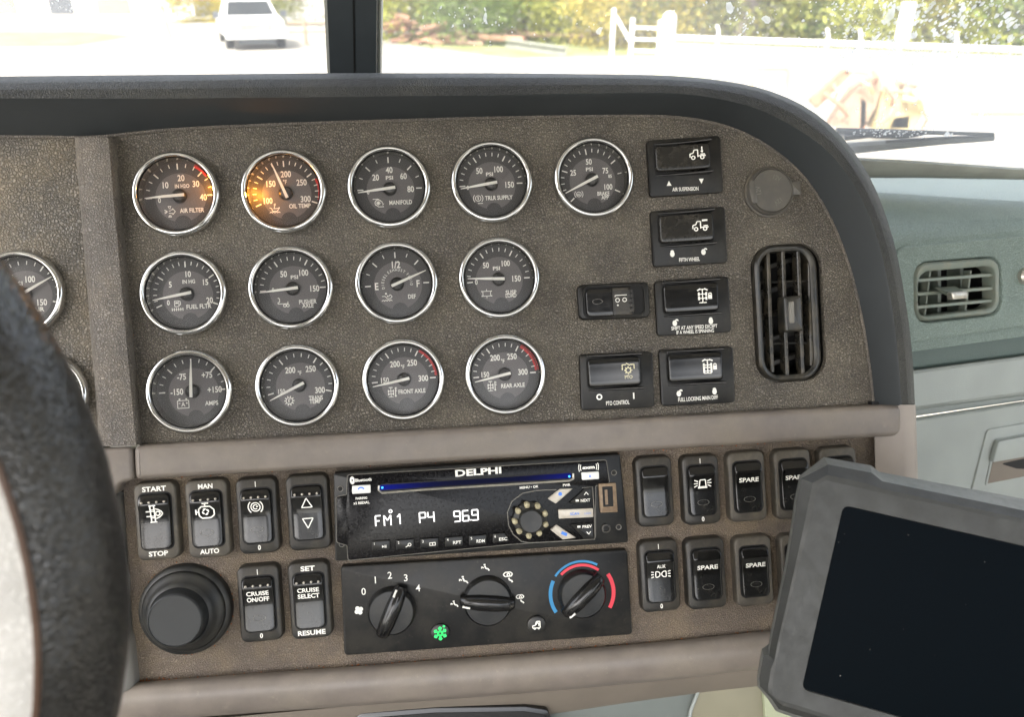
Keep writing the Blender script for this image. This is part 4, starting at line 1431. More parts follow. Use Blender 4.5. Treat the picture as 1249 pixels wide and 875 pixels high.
upright('auxiliary lamps rocker switch, first in the lower row right of the climate panel', 801.5, 700, 52, 94, '|', '0', words=None, icn=[('aux', .12, 9)], oval=False)
upright('spare rocker switch in the lower row beside the auxiliary lamps switch', 857.5, 697, 53, 94, words=['SPARE'])
upright('spare rocker switch in the lower row, second from the tablet', 915, 694, 51, 93, words=['SPARE'], bez='plate3')
upright('rocker switch in the lower row mostly hidden by the left edge of the tablet', 970, 691, 51, 93, words=['SPARE'], bez='plate3')
# the word on the auxiliary lamps switch
for o in COL.objects:
    if o.get('label', '').startswith('auxiliary lamps'):
        ik = Ink(lambda x, y: .0076 + .00505)
        ik.text('AUX', 0, .0088, .0024, width=.0064, bold=.02)
        ik.obj('lettering', M['print'], o)

# ================================================================== ROUND KNOB, SOCKET
t = Thing('trailer_brake_knob', 'large round stepped black knob left of the cruise switches', 'knob', PANEL, 228.5, 742, -.003)
B().lathe([(.0320, -.001), (.0318, .004), (.0308, .0065), (.0285, .0075), (.0282, .0065)], n=72).obj('base_ring', M['knob'], t.root, smooth=50)
B().lathe([(.0280, .002), (.0280, .0085), (.0272, .0102), (.0255, .0114), (.0238, .0130), (.0226, .0152), (.0214, .0172), (.0200, .0180)], n=72).obj('skirt', M['knob'], t.root, smooth=50)
B().lathe([(.0200, .016), (.0190, .0186), (.0185, .0240), (.0180, .0262), (.0172, .0268), (.0170, .0262), (.0001, .0262)], n=72).obj('cap', M['knobcap'], t.root, smooth=50)

t = Thing('power_socket_cap', 'round grey plastic socket cap with a tab near the upper right of the panel', 'socket', PANEL, 937, 234.5, 0)
B().lathe([(.0176, -.001), (.0176, .004), (.0172, .0056), (.0164, .0066), (.0157, .0054), (.0152, .0062), (.0001, .0066)], n=56).obj('cap', M['socket'], t.root, smooth=50)
B().slab(t.outl([(961, 222), (974.5, 221), (976, 238), (963, 239)], .0008, .003), .001, .0056, .0008).obj('pull_tab', M['socket'], t.root, smooth=40)
B().lathe([(.0192, -.001), (.0190, .0018), (.0176, .0022)], n=56).obj('collar', M['plate3'], t.root, smooth=50)
B().slab(t.outl([(914, 221), (919, 219), (922, 232), (924, 247), (918, 248), (914, 236)], .001, .0066), .006, .0072, .0004).obj('raised_rib', M['socket'], t.root, smooth=40)
ik = Ink(.0070)
x, y = t.l2(948, 217, .007)
ik.text('12V', x, y, .0034, rot=R(-22), bold=.01)
x, y = t.l2(925, 232, .007)
ik.text('12V', x, y, .0034, rot=R(97), bold=.01)
x, y = t.l2(949, 246, .007)
ik.text('12V', x, y, .0034, rot=R(215), bold=.01)
ik.obj('embossed_lettering', M['embossed'], t.root)

# ================================================================== RADIO
t = Thing('car_radio', 'black car radio with lit white display and silver keys above the climate panel', 'radio', PANEL, 587, 620, -.003)
RO = (400, 550, 3.287)          # crop offset and scale of the radio view
r1 = lambda x, y: (RO[0] + x / RO[2], RO[1] + y / RO[2])
ra = lambda x, y: (400 + x / 5.677, 560 + y / 5.677)       # left half view
rb = lambda x, y: (600 + x / 6.939, 560 + y / 6.939)       # right half view
HR = .009


def qd(fn, pts, r, h, n=4):
    return rounded([t.l2(*fn(a, b_), h) for a, b_ in pts], r, n)


B().slab(qd(r1, [(22, 90), (1172, 12), (1206, 370), (28, 445)], .0020, HR), -.001, HR, .0012).obj('body', M['black'], t.root, smooth=40)
face = qd(r1, [(80, 100), (1115, 40), (1128, 130), (1072, 140), (1072, 352), (740, 375), (82, 440), (78, 380), (36, 368), (34, 188), (76, 180)], .0016, HR + .001)
B().slab(face, HR - .001, HR + .0012, .0005).obj('faceplate', M['display'], t.root, smooth=40)
ln = inset(face, -.0004)
b = B().tube([(p.x, p.y, HR + .0002) for p in ln] + [(ln[0].x, ln[0].y, HR + .0002)], .00032, 5, caps=False)
b.obj('faceplate_edge', M['embossed'], t.root)
# disc slot
slot = qd(r1, [(203, 135), (985, 82), (987, 118), (206, 168)], .0026, HR + .0012)
B().slab(slot, HR, HR + .00135, 0).obj('disc_slot', M['well'], t.root, smooth=0)
for a, b_, c, d in ((208, 147, 975, 98),):
    B().slab(qd(r1, [(a, b_ - 8), (c, d - 8), (c, d + 12), (a, b_ + 12)], .001, HR + .0013), HR + .0012, HR + .0015, 0).obj('slot_glow', M['blueglow'], t.root, smooth=0)
lip = [t.L(*r1(a, b_), HR + .0016) for a, b_ in [(205, 140), (203, 158), (216, 170), (400, 156), (700, 138), (968, 121), (984, 113), (984, 92)]]
B().tube(lip, .0008, 8).obj('slot_lip', M['chromeworn'], t.root)
for p in ((218, 149), (968, 104)):
    x, y = t.l2(*r1(*p), HR + .002)
    B().lathe([(.0008, HR + .001), (.0008, HR + .002), (.0001, HR + .0024)], x, y, 12).obj('slot_led', M['bluelit'], t.root)
ik = Ink(HR + .0014)


def rt_(fn, s_, x, y, h, wd, sc, bold=.02, mat_=None, k_=None):
    xx, yy = t.l2(*fn(x, y), HR + .0014)
    u = .000578 / sc
    (k_ or ik).text(s_, xx, yy, h * u, width=wd * u, bold=bold)


rt_(r1, 'DELPHI', 603, 85, 25, 188, 3.287, .035)
rt_(ra, 'Bluetooth', 245, 146, 20, 112, 5.677, .03)
x, y = t.l2(*ra(168, 150), HR + .0014)
ik.arc(x, y, .0011, .0012, ry=.0018)
rt_(ra, 'PAIRING', 232, 273, 15, 80, 5.677, .03)
rt_(ra, 'x2 REDIAL', 232, 305, 17, 110, 5.677, .03)
rt_(rb, 'MENU • OK', 315, 240, 20, 165, 6.939, .03)
rt_(rb, 'PWR', 632, 222, 20, 66, 6.939, .03)
rt_(rb, 'sxm', 818, 72, 26, 110, 6.939, .05)
for sg in (-1, 1):
    for rr in (72, 88):
        x, y = t.l2(*rb(818, 72), HR + .0014)
        u = .000578 / 6.939
        ik.arc(x, y, rr * u, 7 * u, (-22 if sg > 0 else 158), (22 if sg > 0 else 202), 8)
ik.obj('lettering', M['print'], t.root)
# display characters, drawn as strokes
SEG = {'F': [(0, 0, 0, 1), (0, 1, .8, 1), (0, .5, .6, .5)], 'M': [(0, 0, 0, 1), (0, 1, .5, .5), (.5, .5, 1, 1), (1, 1, 1, 0)], '1': [(.5, 0, .5, 1), (.5, 1, .1, .7)],
       'P': [(0, 0, 0, 1), (0, 1, .9, 1), (.9, 1, .9, .5), (.9, .5, 0, .5)], '4': [(0, 1, 0, .5), (0, .5, .9, .5), (.9, 1, .9, 0)],
       '9': [(0, .5, 0, 1), (0, 1, .9, 1), (.9, 1, .9, 0), (.9, 0, 0, 0), (0, .5, .9, .5)], '6': [(.9, 1, 0, 1), (0, 1, 0, 0), (0, 0, .9, 0), (.9, 0, .9, .5), (.9, .5, 0, .5)],
       'i': [(.5, 0, .5, 1)]}
ik = Ink(HR + .0014)
u = .000578 / 5.677
for ch, x, y in (('F', 332, 468), ('M', 392, 465), ('1', 478, 455), ('P', 637, 446), ('4', 695, 440), ('9', 876, 436), ('6', 935, 432), ('9', 1000, 426)):
    px_, py_ = t.l2(*ra(x, y), HR + .0014)
    w_, h_ = 46 * u, 72 * u
    for a, b_, c, d in SEG[ch]:
        ik.line(px_ + a * w_, py_ + b_ * h_, px_ + c * w_, py_ + d * h_, 10 * u)
px_, py_ = t.l2(*ra(990, 424), HR + .0014)
ik.disc(px_, py_, 6 * u, 8)
px_, py_ = t.l2(*ra(433, 364), HR + .0014)
ik.arc(px_, py_, 10 * u, 8 * u)
ik.obj('display_characters', M['lcd'], t.root)


def key(fn, pts, m_, r=.0008, h=.0026, name='key'):
    B().slab(qd(fn, pts, r, HR + .002), HR + .0008, HR + h, .0006).obj(name, M[m_], t.root, smooth=40)


key(ra, [(167, 187), (295, 180), (297, 237), (167, 244)], 'keywhite', name='phone_key')
key(rb, [(756, 116), (905, 107), (908, 172), (762, 180)], 'keywhite', name='disc_key')
ik = Ink(HR + .0027)
x, y = t.l2(*ra(229, 212), HR + .0027)
ik.arc(x, y - .0009, .0022, .0009, 25, 155, 10)
x, y = t.l2(*rb(830, 144), HR + .0027)
icon(ik, 'upf', x, y, .0012)
x, y = t.l2(*rb(578, 298), HR + .0027)
ik.disc(x, y, .0014)
x, y = t.l2(*rb(612, 635), HR + .0027)
ik.line(x - .002, y + .001, x + .002, y - .001, .0022)
u = .000578 / 6.939
x, y = t.l2(*rb(700, 466), HR + .0027)
ik.text('SCAN', x, y, 22 * u, width=78 * u, bold=.02)
x, y = t.l2(*rb(812, 462), HR + .0027)
ik.text('LOCK', x, y, 16 * u, width=58 * u)
ik.obj('key_symbols', M['bluekey'], t.root)
for j, (x, y, w_, nm, ic) in enumerate(((303, 570, 126, '1', '>II'), (471, 562, 124, '2', 'Q'), (640, 553, 124, '3', 'DO'), (812, 542, 122, '4', 'RPT'), (976, 532, 120, '5', 'RDM'), (1140, 518, 108, '6', 'ESC'))):
    pts = [(x, y), (x + w_, y - 8), (x + w_, y + 60), (x, y + 68)] if j < 5 else [(x, y), (x + w_ * .75, y - 7), (x + w_ * 1.08, y + 52), (x + 2, y + 66)]
    key(ra, pts, 'black', name='preset_key')
    ik = Ink(HR + .0027)
    u = .000578 / 5.677
    xx, yy = t.l2(*ra(x + 18, y + 20), HR + .0027)
    ik.text(nm, xx, yy, 17 * u, bold=.02)
    xx, yy = t.l2(*ra(x + w_ * .68, y + 38), HR + .0027)
    if j == 1:
        ik.arc(xx + .001, yy + .0004, .0010, .0005); ik.line(xx, yy - .0002, xx - .0018, yy - .0013, .0006)
    elif j == 2:
        ik.poly([(xx - .002, yy - .001), (xx - .002, yy + .001), (xx + .002, yy + .001), (xx + .002, yy - .001)], .0005, True); ik.line(xx, yy - .001, xx, yy + .001, .0005)
    elif j == 0:
        ik.fill([(xx - .0014, yy - .0010), (xx + .0002, yy), (xx - .0014, yy + .0010)]); ik.line(xx + .0006, yy - .001, xx + .0006, yy + .001, .0005); ik.line(xx + .0014, yy - .001, xx + .0014, yy + .001, .0005)
    else:
        ik.text(ic, xx, yy, 21 * u, width=58 * u, bold=.02)
    ik.obj('preset_lettering', M['print'], t.root)
# knob field
fld = [t.L(*rb(a, b_), HR + .0014) for a, b_ in [(545, 262), (380, 268), (260, 292), (170, 360), (132, 450), (140, 560), (180, 640), (250, 700), (320, 712), (600, 698), (870, 682), (868, 470), (850, 238), (760, 246)]]
B().tube(fld, .0004, 6).obj('knob_field_edge', M['embossed'], t.root)
x0, y0 = t.l2(*rb(325, 515), HR + .004)
B().lathe([(.0124, HR), (.0122, HR + .004), (.0100, HR + .0055), (.0088, HR + .0060), (.0084, HR + .0100), (.0076, HR + .0108), (.0001, HR + .0104)], x0, y0, 40).obj('volume_knob', M['knob'], t.root, smooth=45)
for a in range(9):
    an = R(20 + a * 40)
    xx, yy = x0 + .0112 * math.cos(an), y0 + .0112 * math.sin(an)
    B().lathe([(.0021, HR + .002), (.0021, HR + .0072), (.0014, HR + .0080), (.0001, HR + .0082)], xx, yy, 12).obj('knob_grip', M['cream'], t.root, smooth=60)
key(rb, [(470, 338), (575, 256), (688, 252), (540, 380)], 'keysilver', .0005, name='power_key')
key(rb, [(560, 430), (855, 420), (860, 494), (566, 508)], 'keysilver', .0006, name='scan_key')
key(rb, [(492, 600), (545, 558), (716, 672), (600, 684)], 'keysilver', .0005, name='mode_key')
key(rb, [(645, 380), (790, 248), (846, 244), (848, 376)], 'black', .0008, name='next_key')
key(rb, [(660, 552), (858, 542), (862, 672), (780, 676)], 'black', .0008, name='previous_key')
ik = Ink(HR + .0027)
u = .000578 / 6.939
for s_, x, y in (('NEXT', 792, 352), ('PREV', 806, 574)):
    xx, yy = t.l2(*rb(x, y), HR + .0027)
    ik.text(s_, xx, yy, 24 * u, width=84 * u, bold=.025)
    xx, yy = t.l2(*rb(x - 70, y + 2), HR + .0027)
    ik.line(xx - 14 * u, yy, xx + 14 * u, yy, 18 * u)
for (x, y, sg) in ((798, 294, 1), (820, 628, -1)):
    xx, yy = t.l2(*rb(x, y), HR + .0027)
    ik.poly([(xx - 18 * u, yy - sg * 12 * u), (xx, yy + sg * 12 * u), (xx + 18 * u, yy - sg * 12 * u)], 7 * u)
ik.obj('key_lettering', M['print'], t.root)
# usb socket, aux jack, screw holes
B().slab(qd(rb, [(902, 212), (1050, 206), (1065, 452), (920, 458)], .0006, HR + .002), HR, HR + .0022, .0006).obj('usb_socket', M['usb'], t.root, smooth=30)
B().slab(qd(rb, [(932, 236), (1020, 232), (1028, 402), (942, 408)], .0004, HR + .002), HR + .002, HR + .0024, 0).obj('usb_opening', M['well'], t.root, smooth=0)
B().slab(qd(rb, [(952, 262), (975, 260), (982, 385), (960, 388)], .0002, HR + .002), HR + .0022, HR + .0027, 0).obj('usb_tongue', M['usb'], t.root, smooth=0)
xx, yy = t.l2(*rb(965, 588), HR)
B().lathe([(.0036, HR), (.0034, HR + .0014), (.0022, HR + .0016), (.0020, HR + .0004)], xx, yy, 24).obj('aux_jack', M['plate2'], t.root)
B().lathe([(.0020, HR + .0006), (.0001, HR + .0006)], xx, yy, 16).obj('aux_hole', M['well'], t.root)
for fn, x, y in ((rb, 1032, 118), (rb, 1072, 578), (ra, 86, 208), (ra, 96, 592)):
    xx, yy = t.l2(*fn(x, y), HR)
    B().lathe([(.0021, HR + .0001), (.0020, HR + .0006), (.0016, HR + .0004)], xx, yy, 18).obj('screw_hole_rim', M['embossed'], t.root)
    B().lathe([(.0017, HR + .0003), (.0001, HR + .0003)], xx, yy, 16).obj('screw_hole', M['well'], t.root)

# ================================================================== CLIMATE PANEL
t = Thing('climate_panel', 'black climate control panel with three turning knobs below the radio', 'climate control', PANEL, 594, 735, -.003)
c3 = lambda x, y: (400 + x / 3.287, 670 + y / 3.287)
HCp = .0055
B().slab(rounded([t.l2(*c3(a, b_), HCp) for a, b_ in [(50, 70), (1200, 2), (1222, 345), (65, 430)]], .0032, 6), -.001, HCp, .0012).obj('fascia', M['plate'], t.root, smooth=40)
ik = Ink(HCp + .00015)
k = .00058
for s_, x, y in (('0', 143, 171), ('1', 190, 125), ('2', 248, 106), ('3', 312, 116), ('4', 361, 157)):
    xx, yy = t.l2(*c3(x, y), HCp)
    ik.text(s_, xx, yy, 8.4 * k, bold=.005, sx=.95)
for nm, x, y, u in (('fan', 124, 247, 6.5), ('seat', 545, 126, 6), ('seat', 632, 76, 5.5), ('defrost', 724, 112, 6.5), ('seat', 508, 222, 5), ('defrost', 772, 200, 5.5)):
    xx, yy = t.l2(*c3(x, y), HCp)
    icon(ik, nm, xx, yy, u * k, u * k * .22)
ik.obj('lettering', M['print'], t.root)
KC = [c3(256, 245), c3(640, 205), c3(1018, 178)]


def arcs(name, m_, lst):
    ik = Ink(HCp + .00015)
    xx, yy = t.l2(*KC[2], HCp)
    for r_, w_, a0, a1 in lst:
        ik.arc(xx, yy, r_ / 3.287 * k, w_ / 3.287 * k, a0, a1, 24)
    ik.obj(name, M[m_], t.root)


arcs('cold_arc', 'blue', [(132, 15, 152, 212), (134, 9, 58, 143)])
arcs('warm_arc', 'redbright', [(134, 16, -32, 32), (118, 11, 50, 134)])
for (cx_, cy_), ang, R0, mk in ((KC[0], 64, .0172, 0), (KC[1], 172, .0180, 1), (KC[2], 222, .0176, 1)):
    x0, y0 = t.l2(cx_, cy_, HCp)
    B().lathe([(R0, HCp - .001), (R0, HCp + .0015), (R0 - .0006, HCp + .0050), (R0 - .0020, HCp + .0066), (.0001, HCp + .0070)], x0, y0, 48).obj('knob_base', M['black'], t.root, smooth=45)
    a = R(ang)
    c, s_ = math.cos(a), math.sin(a)
    rings = []
    for d, w_, z in ((-R0 * 1.08, .0042, .0105), (-R0 * .9, .0052, .0140), (-.006, .0060, .0155), (.006, .0060, .0155), (R0 * .9, .0052, .0138), (R0 * 1.12, .0036, .0095)):
        ring = []
        for o_, zz in ((-w_, .006), (-w_ * .92, z * .75), (-w_ * .6, z - .001), (-w_ * .3, z), (w_ * .3, z), (w_ * .6, z - .001), (w_ * .92, z * .75), (w_, .006)):
            ring.append((x0 + d * c - o_ * s_, y0 + d * s_ + o_ * c, HCp + zz - .003))
        rings.append(ring)
    B().loft(rings, closed=True, c0=True, c1=True).obj('knob_grip', M['gloss'] if mk != 9 else M['black'], t.root, smooth=40)
    # a groove ridge along the grip and the white pointer
    p = [(x0 + d * c, y0 + d * s_, HCp + z - .0030) for d, z in ((-R0 * .85, .0143), (0, .0157), (R0 * .8, .0143))]
    B().tube(p, .0005, 6).obj('grip_ridge', M['rockerw'], t.root)
    if mk or True:
        d0, d1 = R0 * .72, R0 * 1.0
        off = .0030
        p = [(x0 + d * c - off * s_, y0 + d * s_ + off * c, HCp + z - .0022) for d, z in ((d0, .0133), (d1, .0112))]
        B().tube(p, .0008, 6).obj('pointer', M['print'], t.root)
xx, yy = t.l2(*c3(450, 335), HCp)
b = B().lathe([(.0068, HCp), (.0066, HCp + .0018), (.0056, HCp + .0022), (.0001, HCp + .0022)], xx, yy, 32)
b.obj('air_conditioning_button', M['black'], t.root)
ik = Ink(HCp + .0024)
icon(ik, 'snow', xx, yy, .0052, .0011)
x2, y2 = xx + .0030, yy + .0050
ik.disc(x2, y2, .0009)
ik.obj('lit_snowflake', M['greenlit'], t.root)
xx, yy = t.l2(*c3(835, 303), HCp)
b = B().lathe([(.0068, HCp), (.0066, HCp + .0018), (.0056, HCp + .0022), (.0001, HCp + .0022)], xx, yy, 32)
b.obj('recirculation_button', M['black'], t.root)
ik = Ink(HCp + .0024)
icon(ik, 'recirc', xx, yy, .0036, .0008)
ik.obj('button_symbol', M['print'], t.root)

# ================================================================== TABLET
t = Thing('tablet', 'rugged grey tablet with a dark screen standing in front of the dashboard at right', 'tablet', TAB, 1000, 700)
O_ = [(977, 584), (1010, 567), (1063, 577), (1076, 587.5), (1340, 642), (1305, 960), (1010, 884), (968, 872), (950, 866), (941, 853), (927, 838), (926, 828), (931, 800), (938, 800), (941, 780), (960, 690), (969, 632), (971.5, 612)]
K_ = [(975, 581), (1005, 558), (1062, 568), (1073, 576), (1340, 626), (1310, 965), (1015, 890), (968, 876), (946, 868), (937, 854), (924, 838), (923, 828), (929, 792), (937, 790), (940, 770), (957, 690), (966, 632), (969, 610)]
I_ = [(998, 592), (1007, 586), (1054, 597), (1077, 602), (1325, 655), (1293, 945), (1012, 874), (976, 862), (957, 857), (947, 853), (942, 848), (942, 840), (944, 825), (947, 808), (951, 788), (972, 700), (986, 645), (993, 613)]


def tl(pts, h):
    return [t.L(a, b_, h) for a, b_ in pts]


oo, kk, ii = tl(O_, -.006), tl(K_, -.026), tl(I_, .0)
mid_ = [a * .35 + c * .65 + Vector((0, 0, .0016)) for a, c in zip(oo, ii)]
k2 = [Vector((p.x * .97 + .004, p.y * .97, -.032)) for p in kk]
b = B().loft([k2, kk, oo], c0=False, flip=True)
b.add([tuple(p) for p in k2], [tuple(range(len(k2)))])
b.obj('case_edge', M['tabedge'], t.root, smooth=28)
scr = rounded([t.l2(a, b_, -.001) for a, b_ in [(1028, 616), (1314, 681), (1282, 928), (977, 841)]], .0045, 6)
b = B().loft([oo, mid_, ii], flip=True)
iv = [Vector((p.x, p.y)) for p in ii]
vs, fs = holed(ccw(iv), [scr], 0.0)
b.add(vs, fs)
b.loft([[(p.x, p.y, 0.0) for p in scr], [(p.x, p.y, -.0012) for p in inset(scr, .0004)]], flip=True)
b.obj('case_front', M['tabfront'], t.root, smooth=25)
vs, fs = holed(scr, [], -.0011)
B().add(vs, fs).obj('screen', M['tabscreen'], t.root, smooth=0)
ik = Ink(-.0009)
for a, b_, r_ in ((1030, 652, .0003), (1108, 653, .0004), (1201, 686, .0005), (1178, 738, .0003), (1025, 825, .0006), (1061, 793, .0003), (1102, 768, .0003), (1140, 800, .00025), (1023, 662, .0003)):
    x, y = t.l2(a, b_, -.0009)
    ik.disc(x, y, r_ * .6, 8)
o = ik.obj('dust_specks', M['socket'], t.root)
o['kind'] = 'stuff'
c0, c1 = t.L(1080, 760, -.03), t.L(1060, 740, -.075)
B().tube([c0, (c0 + c1) / 2, c1], [.016, .010, .014], 16).obj('mount_arm', M['black'], t.root)

# ================================================================== STEERING WHEEL
wc = Vector((-0.2919, 0.067, 0.2502))
a_, b2_ = -0.0819, 0.1616
nn = Vector((math.sin(a_) * math.cos(b2_), math.sin(b2_), -math.cos(a_) * math.cos(b2_)))
e1 = nn.cross(Vector((0, 1, 0))).normalized()
if e1.x < 0:
    e1 = -e1
e2 = nn.cross(e1)
if e2.y > 0:
    e2 = -e2
SW = Frame(EYE + CV @ wc, CV @ e1, CV @ e2)
root = bpy.data.objects.new('steering_wheel', None)
COL.objects.link(root)
root.matrix_world = SW.m
root.empty_display_size = .02
info(root, 'black leather steering wheel rim close to the camera at the left edge', 'steering wheel')
RW, rw_ = .15, .0218
rings = []
for i in range(160):
    th = 2 * math.pi * i / 160
    c, s_ = math.cos(th), math.sin(th)
    wr = 1 + .006 * math.sin(th * 38) + .004 * math.sin(th * 61 + 1)
    rings.append([((RW + rw_ * wr * math.cos(q)) * c, (RW + rw_ * wr * math.cos(q)) * s_, rw_ * wr * math.sin(q)) for q in [2 * math.pi * j / 28 for j in range(28)]])
rings.append(rings[0])
B().loft([g_[20:] + g_[:6] for g_ in rings], closed=False).obj('rim', M['leather'], root, smooth=80)
B().loft([g_[5:21] for g_ in rings], closed=False).obj('grip_panel', M['greyleather'], root, smooth=80)  # bright reflection on the inner side of the rim, painted as pale leather
B().tube([tuple(Vector(g_[5]) + Vector((0, 0, .0002))) for g_ in rings], .0011, 6, caps=False).obj('piping', M['piping'], root)  # brown tube paints the warm border of that reflection
for an in (200, 340, 90):
    an = R(an)
    B().tube([(.03 * math.cos(an), .03 * math.sin(an), -.03), (.09 * math.cos(an), .09 * math.sin(an), -.02), (RW * math.cos(an), RW * math.sin(an), -.004)] if an > 2 else
             [(.03 * math.cos(an), .03 * math.sin(an), -.03), (.05 * math.cos(an), .05 * math.sin(an), -.02), (.051 * math.cos(an), .051 * math.sin(an), -.02)], .008, 10).obj('spoke', M['gloss'], root)
B().lathe([(.05, -.04), (.05, -.022), (.042, -.015), (.0001, -.012)], n=40).obj('hub', M['knob'], root)

# ================================================================== WINDSCREEN, PILLAR, WIPER
for nm, fr, x0, x1 in (('left', WL, -1.0, -0.002), ('right', WR, 0.002, 1.5)):
    o = B().box(x0, x1, -0.02, 0.80, -.003, .003).obj('windscreen', M['screenglass'], frame=fr, smooth=0)
    structure(o, 'windscreen pane %s of the dark pillar' % nm)
    panes = (o,) if nm == 'left' else panes + (o,)
pa, pb = WR.P(432, 92), WR.P(430.5, -2)
wa = WR.m @ pa
wbv = EYE + ray(430.5, -2) * (((WR.m @ pb) - EYE).dot(CV @ Vector((0, 0, 1))))
pu = (wbv - wa).normalized()
PL = Frame(wa, Vector((1, 0, 0)) - pu * pu.x, pu)
pl = Thing('windscreen_pillar', 'dark upright pillar between the two windscreen panes', 'pillar', PL, 431.7, 60, 0.0)
for nm, m_, xa, xb, z0, z1 in (('body', 'pillar', 405, 460.5, -.012, .020), ('pale_edge', 'pillarpale', 399.5, 405, -.010, .010), ('pale_edge', 'pillarpale', 461, 463.5, -.010, .010), ('centre_groove', 'well', 433.3, 435.3, .019, .0206)):
    p0, p1 = pl.L(xa, 95, .01), pl.L(xb, 95, .01)
    bb = B().box(p0.x, p1.x, -.12, .62, z0, z1)
    bb.obj(nm, M[m_], pl.root, smooth=0)
b = B().box(pl.L(436, 95, .02).x, pl.L(459.5, 95, .02).x, -.12, .62, .020, .026)
b.obj('cover_strip', M['pillar'], pl.root, smooth=0)

wp = Thing('windscreen_wiper', 'dark windscreen wiper lying along the foot of the right pane', 'wiper', WR, 1120, 170, -0.014)


def wtube(pts, r):
    return B().tube([wp.L(a, b_, h) for a, b_, h in pts], r, 8)


wtube([(1020, 160, 0), (1070, 160.5, 0), (1130, 161.5, 0), (1212, 163.5, 0)], [.0035, .003, .0022, .0016]).obj('blade', M['rubber'], wp.root)
wtube([(1020, 182, -.008), (1080, 177, -.008), (1150, 171.5, -.006), (1212, 168, -.004)], [.0065, .0052, .0040, .0030]).obj('arm', M['wiper'], wp.root)
wtube([(1080, 173, -.004), (1150, 168, -.004), (1212, 165.5, -.003)], [.0016, .0014, .0012]).obj('spine', M['rubber'], wp.root)
wtube([(1030, 168, -.004), (1060, 164, -.004), (1100, 166, -.004), (1130, 163, -.004)], [.003, .003, .003, .001]).obj('rubber_strip', M['rubber'], wp.root)

rows = [[WR.P(a, b_, h) for a, b_, h in q] for q in
        ([(1000, 190, .004), (1120, 196, .004), (1235, 204, .004), (1330, 208, .004)], [(1000, 193, .018), (1120, 199, .018), (1235, 206.5, .018), (1330, 210, .018)],
         [(1000, 214, .018), (1120, 214, .018), (1235, 217, .018), (1330, 219, .018)], [(1000, 217, .0), (1120, 217, .0), (1235, 219, .0), (1330, 221, .0)])]
structure(B().loft(rows, closed=False, flip=True).obj('windscreen_seal', M['gasket'], frame=WR, smooth=60))

# dried drops and streaks on the glass
sp_b = {0: B(), 1: B()}


def blot(px, py, r, side, stretch=1.0, ang=0.0):
    fr = WR if side else WL
    c = fr.P(px, py, .0034)
    nseg = 7
    pts = []
    for i in range(nseg):
        a = 2 * math.pi * i / nseg
        rr = r * random.uniform(.65, 1.2)
        x, y = rr * math.cos(a), rr * stretch * math.sin(a)
        pts.append((c.x + x * math.cos(ang) - y * math.sin(ang), c.y + x * math.sin(ang) + y * math.cos(ang), .0034))
    top = [(c.x + (p[0] - c.x) * .5, c.y + (p[1] - c.y) * .5, .0034 + min(r * .35, .0006)) for p in pts]
    sp_b[side].loft([pts, top], c1=True)


for _ in range(520):
    x, y = random.gauss(1150, 62), random.uniform(0, 70) if random.random() < .75 else random.uniform(0, 165)
    if 960 < x < 1249:
        blot(x, y, abs(random.gauss(0, .0009)) + .0005, 1, random.uniform(.8, 1.6), random.uniform(-.6, .3))
for _ in range(160):
    blot(random.gauss(1040, 25), random.uniform(2, 70), random.uniform(.0006, .0013), 1)
for _ in range(45):
    blot(random.uniform(470, 960), random.uniform(0, 60), random.uniform(.0003, .0008), 1)
for _ in range(40):
    blot(random.gauss(905, 25), random.uniform(0, 45), random.uniform(.0004, .0013), 1, random.uniform(.8, 2), random.uniform(-1, 1))
for _ in range(28):
    blot(random.gauss(575, 30), random.uniform(8, 34), random.uniform(.0004, .0010), 1, random.uniform(1, 2.5), random.uniform(-.6, .6))
for (x, y, r, s_, a) in ((1085, 20, .0042, 2.3, -.25), (1069, 45, .002, 3, -.5), (890, 10, .0035, 1.6, .5), (935, 24, .003, 1.5, .8), (731, 37, .0028, 1.4, -.3), (1150, 28, .002, 2.5, -.9), (592, 20, .002, 3, -.2), (1040, 36, .002, 1, 0), (1235, 180, .0030, 1.2, 0)):
    blot(x, y, r, 1, s_, a)
for _ in range(70):
    blot(random.uniform(1040, 1130), random.gauss(162, 2.5), random.uniform(.0004, .0012), 1)
for _ in range(40):
    blot(random.uniform(0, 90), random.uniform(0, 14), random.uniform(.0004, .0014), 0)
for side in (0, 1):
    o = sp_b[side].obj('water_spots', M['drop'], panes[side], smooth=40)
    o['kind'] = 'stuff'

# ================================================================== OUTSIDE
def ext(name, col, rough=0.8, size=1.0, amt=0.2, col2=None):
    return mat(name, col, rough, mottle=(amt, size), dust=(col2, 0.7, size * 2) if col2 else None)


M['gravel'] = ext('pale_gravel', srgb(124, 121, 113), .9, .8, .2, srgb(138, 133, 122))
M['grass'] = ext('rough_grass', srgb(100, 110, 62), .9, .5, .2, srgb(140, 136, 100))
M['asphalt'] = ext('pale_asphalt', srgb(132, 130, 126), .9, .8, .1)
M['mistwire'] = ext('faded_fence_mesh', srgb(132, 136, 118), .9, .6, .12)
M['white'] = mat('white_paint', srgb(216, 216, 210), .5)
M['bark'] = ext('grey_bark', srgb(112, 104, 100), .9, .1, .3)
M['rust'] = ext('rusty_steel', srgb(128, 92, 72), .8, .3, .3, srgb(160, 134, 106))
M['timber'] = ext('weathered_timber', srgb(142, 120, 98), .8, .3, .2)
M['steelgrey'] = ext('weathered_steel', srgb(120, 122, 112), .6, .3, .2)
M['yellow'] = ext('faded_yellow_paint', srgb(170, 152, 108), .5, .3, .2)
M['wallpale'] = ext('pale_wall', srgb(176, 176, 168), .8, 2, .05)
M['wallgreen'] = ext('green_wall', srgb(104, 124, 98), .8, 1, .1)
M['doordark'] = mat('dark_door', srgb(66, 70, 74), .5)
